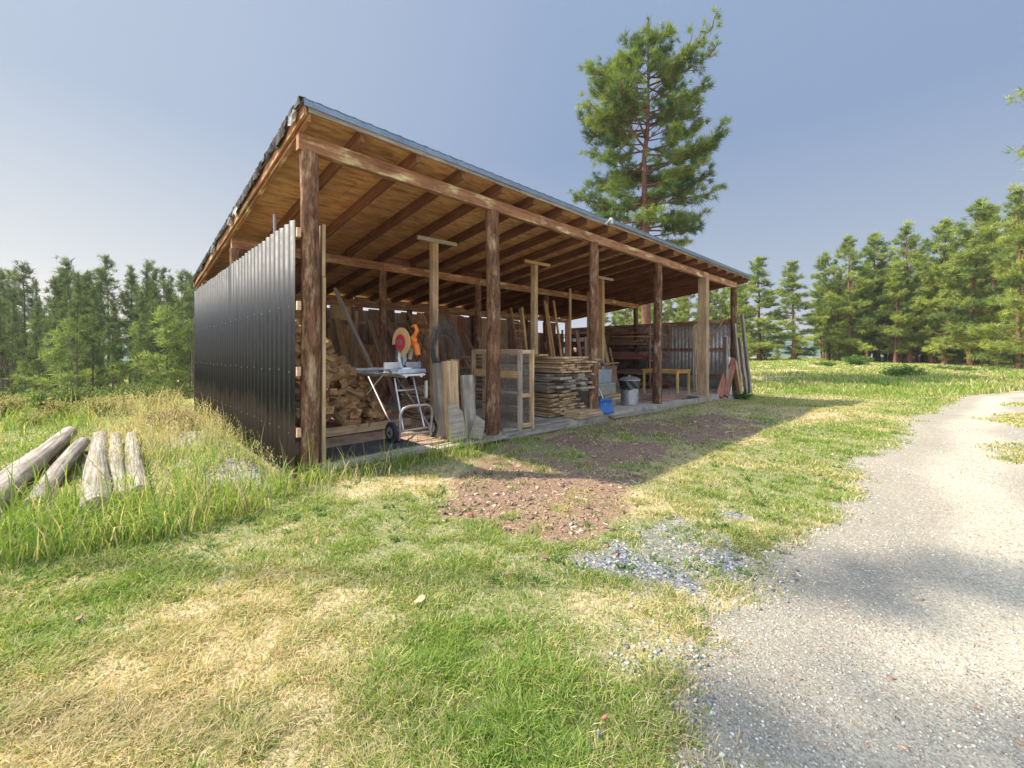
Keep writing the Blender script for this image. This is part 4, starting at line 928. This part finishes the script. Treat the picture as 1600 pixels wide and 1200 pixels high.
# peeled logs on the grass, left
LG = [((-30, 812), (108, 690), .125, .10, 'thickest grey peeled log, leftmost of the logs on the grass'), ((55, 800), (128, 706), .085, .085, 'thin grey log lying against the thickest one'), ((155, 815), (155, 692), .115, .09, 'middle peeled log with sawn pale end facing the camera'), ((190, 790), (180, 694), .08, .07, 'slim log between the middle log and the rightmost'), ((222, 782), (205, 694), .09, .075, 'rightmost peeled log half hidden by tall grass'), ((-10, 760), (75, 712), .07, .07, 'small log behind the thickest log at the left')]
for i, (a, b1, r0, r1, lb) in enumerate(LG):
    ax, ay = G(*a); bx, by = G(*b1)
    p0 = Vector((ax, ay, gzs(ax, ay)+r0*.7)); p1 = Vector((bx, by, gzs(bx, by)+r1+.03)); M, L = axisM(p0, p1)
    tag(link('peeled_log', logm('peeled_log', L, r0, r1, W_LOG, 20, 14, .05, .02, seed=60+i), None, M), lb, 'log', 'peeled logs on the grass')
# odd bits lying about
def bark(px, py, s, lb, mt=W_DARK):
    x, y = G(px, py); pr = [((.075 if k % 2 else .055)*math.cos(k*.63)*random.uniform(.7, 1.25), .045*math.sin(k*.63)*random.uniform(.6, 1.3)) for k in range(10)]
    rz = random.uniform(0, 6)
    tag(MB().prism([(p[0]*s, p[1]*s) for p in pr], .007, Matrix()).build('bark_piece', mt, None, Matrix.Translation((x, y, gzs(x, y)+.03)) @ Matrix.Rotation(rz, 4, 'Z') @ Matrix.Rotation(.25, 4, 'X')), lb, 'bark')
bark(657, 945, .75, 'pinkish bark piece standing out on the lawn before the shed', W_TAN); bark(735, 805, .5, 'reddish bark lump at the left edge of the chip dirt', W_REDB); bark(920, 765, .6, 'orange bark lump in the middle of the chip dirt', W_REDB); bark(850, 875, .5, 'bark flake at the near tip of the chip dirt')
bark(125, 975, .4, 'dark bark flake lying on the lawn at far left'); bark(945, 1138, .2, 'reddish leaf sized bark flake near the lower edge of the lawn', W_REDB)
x, y = G(935, 1172); tag(link('grey_stone', logm('grey_stone', .026, .012, .010, M_GREYP, 10, 4, .2, seed=2), None, Matrix.Translation((x, y, gzs(x, y)+.02))), 'small round grey stone in the grass near the lower edge', 'stone')

# ------------------------------------------------------------ trees
def tubes_np(paths, n=5):
    """list of (points, radii) -> V, F of one mesh"""
    V = []; T = []; b = 0
    for pts, rs in paths:
        pts = np.asarray(pts, float); m = len(pts)
        tg = np.gradient(pts, axis=0); tg /= np.linalg.norm(tg, axis=1)[:, None]+1e-9
        ref = np.where(np.abs(tg[:, 2:3]) > .9, np.array([[1., 0, 0]]), np.array([[0, 0, 1.]]))
        a = np.cross(tg, ref); a /= np.linalg.norm(a, axis=1)[:, None]+1e-9; c = np.cross(tg, a)
        q = np.arange(n)*2*np.pi/n
        ring = pts[:, None]+(a[:, None]*np.cos(q)[None, :, None]+c[:, None]*np.sin(q)[None, :, None])*np.asarray(rs)[:, None, None]
        V.append(ring.reshape(-1, 3)); i, k = np.meshgrid(np.arange(m-1), np.arange(n), indexing='ij'); i = i.ravel(); k = k.ravel()
        T.append(np.stack([b+i*n+k, b+i*n+(k+1) % n, b+(i+1)*n+(k+1) % n, b+(i+1)*n+k], -1)); b += m*n
    return np.concatenate(V), np.concatenate(T)
def needles(C, D, rg, nn, ln, w, tone, spread=1.0):
    """a brush of nn needles of length ln at every point C, spreading about D"""
    m = len(C); r = rg.normal(0, 1, (m, nn, 3)); r /= np.linalg.norm(r, axis=2)[:, :, None]
    d = r*spread+D[:, None, :]*.75; d /= np.linalg.norm(d, axis=2)[:, :, None]
    L = ln*rg.uniform(.7, 1.25, (m, nn, 1))*rg.uniform(.65, 1.3, (m, 1, 1)); s = np.cross(d, rg.normal(0, 1, (m, nn, 3))); s /= np.linalg.norm(s, axis=2)[:, :, None]
    c = C[:, None, :]+rg.normal(0, ln*.18, (m, nn, 3))
    V = np.stack([c-s*w/2, c+s*w/2, c+d*L], 2).reshape(-1, 3)
    T = np.arange(len(V)).reshape(-1, 3)
    return V, T, np.repeat(tone, nn*3, 0)
def pine_meshes(seed, H, base, rad, limbs, lean=0, sub=4, clump=.32, nn=14, width=.03, prof='round', gree=((.10, .17, .03), (.035, .075, .02)), tr=None, gap=.15, droop=0, rr=None, barkm=None, limb_list=None):
    rg = np.random.default_rng(seed); tr = tr or H*.015
    zs = np.linspace(0, H, 14); wx = lean*(zs/H)**1.5*H+np.cumsum(rg.normal(0, .05, 14))*H/22; wy = np.cumsum(rg.normal(0, .05, 14))*H/22
    tp = np.stack([wx-wx[0], wy-wy[0], zs], -1)
    trad = tr*(1-zs/H*.93)*(1+.35*np.exp(-zs/.5))
    paths = []; C = []; D = []; Tn = []
    def tx(z): return np.array([np.interp(z, zs, tp[:, 0]), np.interp(z, zs, tp[:, 1]), z])
    items = limb_list
    if items is None:
        items = []
        for k in range(limbs):
            t = (k+rg.uniform(.0, 1))/limbs; t = t**.9
            z = base+(H*.985-base)*t
            if prof == 'round': L = rad*(1-t)**.62*(.72+.28*min(1, t/.25))
            elif prof == 'cone': L = rad*(1-t)**.85
            else: L = rad*(.55+.45*math.sin(t*3.0))*(1-t)**.35
            L *= rg.uniform(.6, 1.12)
            if rg.random() < gap: L *= .45
            items.append((z, L, rg.uniform(0, 2*math.pi), t))
    for (z, L, az, t) in items:
        L = max(L, .35); el = math.radians(-12-droop+(62 if limb_list is None else 36)*t**1.3+rg.normal(0, 7 if limb_list is None else 10))
        d = np.array([math.cos(az)*math.cos(el), math.sin(az)*math.cos(el), math.sin(el)]); o = tx(z)
        m = 6; s = np.linspace(0, 1, m)[:, None]
        pts = o+d*L*s+np.array([0, 0, 1.])*(s**2)*L*.20+np.cumsum(rg.normal(0, .035*L, (m, 3)), 0)*s
        r0 = max(.018, min(.12, L*.018))*(tr/.3)**.5
        paths.append((pts, r0*(1-.8*s[:, 0])))
        tone0 = rg.random()
        def put(p, dd, k):
            for _ in range(k):
                C.append(p+rg.normal(0, clump*.45, 3)*np.array([1, 1, .6])); D.append(dd); Tn.append(.6*tone0+.4*rg.random())
        nsub = max(2, int(sub*L/rad*1.6)+1)
        for q in range(nsub):
            f = rg.uniform(.28, .98); b = np.array([np.interp(f, s[:, 0], pts[:, j]) for j in range(3)])
            sd = rg.choice([-1, 1])*rg.uniform(.45, 1.2); ca, sa = math.cos(sd), math.sin(sd)
            dd = np.array([d[0]*ca-d[1]*sa, d[0]*sa+d[1]*ca, d[2]+rg.uniform(-.1, .5)]); dd /= np.linalg.norm(dd)
            l = L*rg.uniform(.18, .42)*(1.2-f*.6); e = b+dd*l+np.array([0, 0, l*.15])
            paths.append((np.stack([b, (b+e)/2+rg.normal(0, .02*L, 3), e]), [r0*.45, r0*.35, r0*.15]))
            for g in np.arange(1, 0, -clump*.75/max(l, clump)):
                put(b+(e-b)*g, dd, 1)
                if g < .45: break
        for g in np.arange(1.0, .42, -clump*.8/L):
            put(np.array([np.interp(g, s[:, 0], pts[:, j]) for j in range(3)]), d, 1)
    for z in np.arange(H, H-1.1, -.22):
        C.append(tx(z)); D.append(np.array([0, 0, 1.])); Tn.append(rg.random())
    C = np.array(C); D = np.array(D)+np.array([0, 0, .35]); Tn = np.array(Tn)[:, None]
    col = np.array(gree[1])+(np.array(gree[0])-np.array(gree[1]))*Tn
    V, T, cc = needles(C, D, rg, nn, clump, width, col)
    crown = fast_mesh('crown', V, T, L_NEEDLE, False, {'tone': cc})
    a = tubes_np([(tp, trad)], 9); bq = tubes_np(paths, 4)
    VV = np.concatenate([a[0], bq[0]]); TT = np.concatenate([a[1], bq[1]+len(a[0])])
    # trunk and limbs as one wood mesh; its grain must run upwards, so build it lying along local X
    VV = np.stack([VV[:, 2], VV[:, 1], -VV[:, 0]], -1)
    trunk = fast_mesh('trunk', VV, TT, barkm or W_TRUNK, True)
    return trunk, crown
ROTUP = Matrix.Rotation(R(-90), 4, 'Y')     # local X up
def put_tree(name, meshes, x, y, s, rz, label, cat, group=None, z=None, sz=None):
    M = Matrix.Translation((x, y, (gzs(x, y) if z is None else z)-.05)) @ Matrix.Rotation(rz, 4, 'Z') @ Matrix.Diagonal((s, s, sz or s, 1))
    t = empty(name, M, label, cat, group)
    link('trunk', meshes[0], t, ROTUP); link('crown', meshes[1], t)
    return t
# the tall pine behind the shed: limbs follow its own one-sided tiers
SP = 25.0; hx, hy = at(1016, SP); HH = EYE+(HZ-20)/F*SP+.1
k = F/SP
LL = []
rh = np.random.default_rng(5)
def hl(py, dx, az, n=1):
    z = EYE+(HZ-py)/k; z = 6+(z-6)*.95-.1; L = abs(dx)/k*.92*min(1, .22+max(0, py-18)/125); z = min(z, HH-.35)
    for i in range(n): LL.append((z+rh.normal(0, .12), L*rh.uniform(.9, 1.08), az+rh.normal(0, .75), max(0, (z-6)/(HH-6))))
for py, dx in [(345, -118), (338, -105), (322, -95), (300, -110), (285, -60), (262, -60), (240, -75), (225, -100), (205, -112), (190, -105), (178, -118), (165, -90), (150, -112), (135, -108), (120, -80), (108, -95), (95, -88), (82, -98), (66, -92), (52, -75), (42, -50)]: hl(py, dx, math.pi*.98, 2)
for py, dx in [(352, 80), (345, 98), (330, 60), (312, 55), (296, 110), (282, 70), (270, 95), (255, 108), (238, 118), (225, 122), (212, 108), (200, 70), (186, 70), (172, 95), (160, 90), (148, 60), (132, 55), (118, 75), (104, 118), (92, 122), (80, 62), (64, 70), (48, 88), (36, 84), (24, 55)]: hl(py, dx, .04, 2)
for py in list(range(22, 345, 12)): hl(py, rh.uniform(55, 105)*(.45+.55*min(1, (py-10)/140)), rh.choice([1.57, -1.57, .9, -.9, 2.3, -2.3]), 1)
for py in (372, 390, 410): hl(py, 45, rh.uniform(-1, 1), 1)
hero = pine_meshes(3, HH+.1, 6, 5.2, 0, lean=.014, sub=9.5, clump=.33, nn=34, width=.032, gree=((.27, .34, .07), (.035, .085, .035)), tr=.33, limb_list=LL)
put_tree('pine_tree', hero, hx-.15, hy, 1, 0, 'tall lone pine standing behind the shed roof', 'pine tree')
# sunlit pines across the field, right
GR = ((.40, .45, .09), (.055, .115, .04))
pv = [pine_meshes(100+i, 18, b0, rad, nl, sub=6, clump=.46, nn=22, width=.06, prof=pf, gree=GR, tr=.21, droop=dr, lean=[.0, .03, -.01, .02, -.03, .01][i])
      for i, (b0, rad, nl, pf, dr) in enumerate([(1.9, 3.5, 70, 'round', 0), (2.6, 3.9, 58, 'round', 4), (1.4, 3.3, 74, 'cone', 6), (3.4, 3.4, 60, 'mid', 0), (1.4, 4.0, 70, 'round', 8), (3.8, 3.2, 54, 'mid', 2)])]
FRONT = [(1187, 404, 66, 2), (1240, 410, 62, 2), (1296, 395, 66, 5), (1326, 368, 63, 1), (1368, 366, 66, 3), (1422, 352, 60, 0), (1476, 345, 56, 3), (1517, 318, 52, 1), (1552, 320, 50, 4), (1592, 296, 44, 0), (1650, 280, 42, 4)]
ORD = ['first', 'second', 'third', 'fourth', 'fifth', 'sixth', 'seventh', 'eighth', 'ninth', 'tenth', 'eleventh']
rt = random.Random(4)
for i, (px, py, D, kx) in enumerate(FRONT):
    x, y = at(px, D); g = gzs(x, y); H = EYE+(HZ-py)/F*D-g
    put_tree('pine_tree', pv[kx], x, y, H/18*(1.75 if i < 2 else 1.12), rt.uniform(0, 6.3), 'tall sunlit field pine, %s in the front row counted rightwards' % ORD[i], 'pine tree', 'pines in front across the field', sz=H/18)
for i in range(104):
    px = rt.uniform(1275, 1700) if i < 78 else rt.uniform(915, 1165)
    D = rt.uniform(66, 92)-(px-1165)*.03
    x, y = at(px, D); cap = np.interp(px, [900, 1165, 1240, 1330, 1420, 1520, 1600, 1700], [446, 425, 440, 395, 385, 355, 325, 310])+rt.uniform(8, 60 if i < 78 else 30)
    H = EYE+(HZ-cap)/F*D-gzs(x, y)
    put_tree('pine_tree', pv[rt.randrange(6)], x, y, max(.45, H/18)*rt.uniform(1, 1.2), rt.uniform(0, 6.3), 'smaller sunlit pine in the mass behind the front field pines' if i < 78 else 'pine seen through the shed over its low end wall', 'pine tree', 'pines behind the front pines' if i < 78 else 'pines beyond the end wall', sz=max(.4, H/18))
for i in range(34):
    px = rt.uniform(1165, 1680); D = rt.uniform(58, 80)-max(0, px-1400)*.04; x, y = at(px, D)
    q = rt.uniform(.14, .36); put_tree('young_pine', pv[rt.randrange(6)], x, y, q*1.3, rt.uniform(0, 6.3), 'low young pine at the foot of the field pines', 'young pine', 'young pines under the field pines', sz=q)
# a bare sunlit branch tip of a pine beyond the right edge
bx, by = at(1720, 15); nearp = pine_meshes(55, 16, 8.6, 2.9, 20, sub=5, clump=.3, nn=14, width=.03, gree=GR, tr=.25)
put_tree('pine_tree', nearp, bx, by, 1, .4, 'near pine with branch tips poking in at the upper right edge', 'pine tree')
# shaded lodgepole wood down the slope, left
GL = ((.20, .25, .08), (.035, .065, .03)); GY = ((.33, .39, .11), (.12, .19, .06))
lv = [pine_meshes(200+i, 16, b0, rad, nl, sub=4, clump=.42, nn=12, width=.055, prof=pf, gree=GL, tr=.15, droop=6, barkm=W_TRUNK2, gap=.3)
      for i, (b0, rad, nl, pf) in enumerate([(6.5, 1.9, 44, 'round'), (8, 1.7, 34, 'round'), (4, 2.0, 54, 'cone'), (7, 2.3, 40, 'round'), (9, 1.5, 30, 'cone')])]
yv = [pine_meshes(300+i, 8, .8, 2.1, 52, sub=5, clump=.36, nn=9, width=.055, prof='round', gree=GY, tr=.09, droop=8, barkm=W_TRUNK2, gap=.1) for i in range(2)]
LEFT = [(3, 432, 34, 1), (40, 413, 36, 0), (112, 407, 33, 3), (166, 401, 34, 3), (203, 428, 36, 1), (232, 412, 35, 2), (262, 443, 37, 0), (290, 470, 42, 4), (88, 440, 38, 1), (140, 425, 39, 4)]
NM = ['leftmost', 'second', 'third', 'fourth', 'fifth', 'pointed sixth', 'seventh', 'last']
for i, (px, py, D, kx) in enumerate(LEFT):
    x, y = at(px, D); g = gzs(x, y); H = EYE+(HZ-py)/F*D-g
    lb = 'tall dark slim pine, %s of the tops from the left edge' % NM[i] if i < 8 else ('slim pine rising left of the third tall top' if i == 8 else 'slim pine between the third and fourth tall tops')
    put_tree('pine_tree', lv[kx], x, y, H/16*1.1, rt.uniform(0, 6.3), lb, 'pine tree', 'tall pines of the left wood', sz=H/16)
for i in range(120):
    px = rt.uniform(-90, 345); D = rt.uniform(24, 56); x, y = at(px, D); u, v = toUV(x, y)
    if v < 12 or u > 14: D = 38; x, y = at(px, D)
    cap = rt.uniform(418, 520); H = min(19, EYE+(HZ-cap)/F*D-gzs(x, y))
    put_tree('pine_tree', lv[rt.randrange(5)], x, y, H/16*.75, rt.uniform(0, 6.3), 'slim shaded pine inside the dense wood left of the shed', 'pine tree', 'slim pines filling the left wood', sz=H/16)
for i in range(26):
    px = rt.uniform(-90, 340); D = rt.uniform(26, 46); x, y = at(px, D)
    cap = rt.uniform(470, 590); H = max(1.5, EYE+(HZ-cap)/F*D-gzs(x, y))
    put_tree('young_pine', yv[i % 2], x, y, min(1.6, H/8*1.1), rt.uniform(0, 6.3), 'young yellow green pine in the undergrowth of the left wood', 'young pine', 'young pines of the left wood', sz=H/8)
# pines of the same wood standing nearer, left of the picture; their tops shade the drive and the lawn
offp = pine_meshes(77, 18, 16.2, .42, 12, sub=3, clump=.2, nn=12, width=.03, prof='round', gree=GL, tr=.12, barkm=W_TRUNK2)
for i, (x, y, H, kx) in enumerate([(-13.0, 2.3, 17.6, 1), (-13.2, 3.3, 19.0, 4)]):
    put_tree('pine_tree', offp, x, y, H/18, 1.3*i, 'pine standing left of the picture beyond the logs', 'pine tree', 'near pines left of the picture', sz=H/18)
# leafy bushes
def bush_mesh(seed, h, r, n, leaf, cols):
    rg = np.random.default_rng(seed); st = []; C = []
    for i in range(n):
        a = rg.uniform(0, 6.283); q = r*rg.random()**.6; hh = h*rg.uniform(.5, 1)*(1-.4*(q/r)**2)
        p = np.array([[0, 0, 0], [math.cos(a)*q*.5, math.sin(a)*q*.5, hh*.55], [math.cos(a)*q, math.sin(a)*q, hh]])*1.
        p[0, :2] = p[1, :2]*.3; st.append((p, [.008, .006, .003]))
        for f in np.linspace(.15, 1, 12):
            C.append(p[0]*(1-f)**2+2*p[1]*f*(1-f)+p[2]*f*f+rg.normal(0, leaf*.5, 3))
    C = np.array(C); C[:, 2] = np.abs(C[:, 2]); m = len(C)
    t = np.array(cols[1])+(np.array(cols[0])-np.array(cols[1]))*rg.random((m, 1))
    V, T, cc = needles(C, np.tile([0, 0, .3], (m, 1)), rg, 4, leaf, leaf*.55, t)
    a = tubes_np(st, 4)
    return fast_mesh('stem', a[0], a[1], W_TRUNK2, True), fast_mesh('foliage', V, T, L_LEAF, False, {'tone': cc})
def bush(mm, x, y, s, label, name='bush', cat='bush', group=None, zs=None):
    t = empty(name, Matrix.Translation((x, y, gzs(x, y)-.03)) @ Matrix.Rotation(rt.uniform(0, 6), 4, 'Z') @ Matrix.Diagonal((s, s, zs or s, 1)), label, cat, group)
    link('stem', mm[0], t); link('foliage', mm[1], t); return t
bm = [bush_mesh(i, 1, .8, 70, .085, ((.16, .28, .05), (.05, .11, .03))) for i in range(2)]
for px, py, s, lb in [(1157, 613, .75, 'dark green weedy bush at the far end post of the shed'), (1412, 588, 1.1, 'round bush alone in the meadow grass'), (1475, 580, 1.0, 'low bush left in the pair at the field edge'), (1505, 583, .9, 'low bush right in the pair at the field edge'), (1290, 578, 1.0, 'broad patch bush in the field middle nearest the shed'), (1342, 577, 1.3, 'upright leafy weed standing up in the field middle'), (1560, 583, .9, 'bush at the field edge below the largest pines')]:
    x, y = G(px, py, -.05); far = math.hypot(x, y); bush(bm[rt.randrange(2)], x, y, s*(1 if far < 20 else 1.4), lb, zs=s*(1 if far < 20 else 1.0)*(.55 if px in (1290, 1475, 1505, 1560) else .8))
wb = [bush_mesh(20+i, .7, .45, 36, .05, ((.25, .31, .09), (.09, .14, .05))) for i in range(2)]
for i in range(22):
    u = rt.uniform(-8, 1.5); v = rt.uniform(9.8, 13); p = SH(u, v)
    bush(wb[i % 2], p.x, p.y, rt.uniform(.5, 1.2), 'leafy green weed clump on the bank behind the logs', 'weed_clump', 'weeds', 'weed clumps on the bank')
sw = bush_mesh(41, .6, .42, 46, .045, ((.55, .46, .24), (.28, .27, .12)))
for i in range(16):
    u = rt.uniform(-4, -.4); v = rt.uniform(5.5, 11); p = SH(u, v)
    bush(sw, p.x, p.y, rt.uniform(.5, 1.0), 'straw coloured seeding weed on the bank between logs and wall', 'dry_weed', 'weeds', 'straw coloured weeds on the bank')
dw = bush_mesh(40, .55, .4, 44, .045, ((.42, .29, .22), (.28, .18, .13)))
for i in range(4):
    u = rt.uniform(-1.1, -.5); v = rt.uniform(3.6, 6.5); p = SH(u, v)
    bush(dw, p.x, p.y, rt.uniform(.6, .9), 'dry brown seeding weed beside the far half of the black wall', 'dry_weed', 'weeds', 'dry weeds beside the wall')

# low wooded hill beyond the field and the wood
def hills():
    a = np.linspace(-80, 80, 260)*math.pi/180; rr_ = np.array([170, 230, 300, 420]); hh = np.array([-2, 6, 13, 10])
    A, Rr = np.meshgrid(a, rr_); Z = np.tile(hh[:, None], (1, len(a)))*(.45+.9*fbm(A*180, Rr*.05, 26, 12, 4))
    V = np.stack([Rr*np.sin(A), Rr*np.cos(A), Z], -1).reshape(-1, 3); n = len(a)
    i, j = np.meshgrid(np.arange(3), np.arange(n-1), indexing='ij'); q = (i*n+j).ravel()
    me = fast_mesh('hills', V, np.stack([q, q+1, q+n+1, q+n], -1), plain('wooded_hill', (.11, .155, .12), .9, 0, .5, .35, .1, (.06, .095, .075)), True)
    tag(link('hills', me), kind='structure')
hills()

# thin wildfire smoke
def haze():
    m = bpy.data.materials.new('smoke_haze'); m.use_nodes = True; nt = m.node_tree; nt.nodes.clear()
    v = nt.nodes.new('ShaderNodeVolumePrincipled'); v.inputs['Color'].default_value = (.86, .89, .95, 1); v.inputs['Density'].default_value = .00045; v.inputs['Anisotropy'].default_value = .3
    o = nt.nodes.new('ShaderNodeOutputMaterial'); nt.links.new(v.outputs[0], o.inputs['Volume'])
    b = MB().box((0, 0, 12), (3200, 3200, 44)); ob = b.build('haze', m); ob['kind'] = 'stuff'
haze()
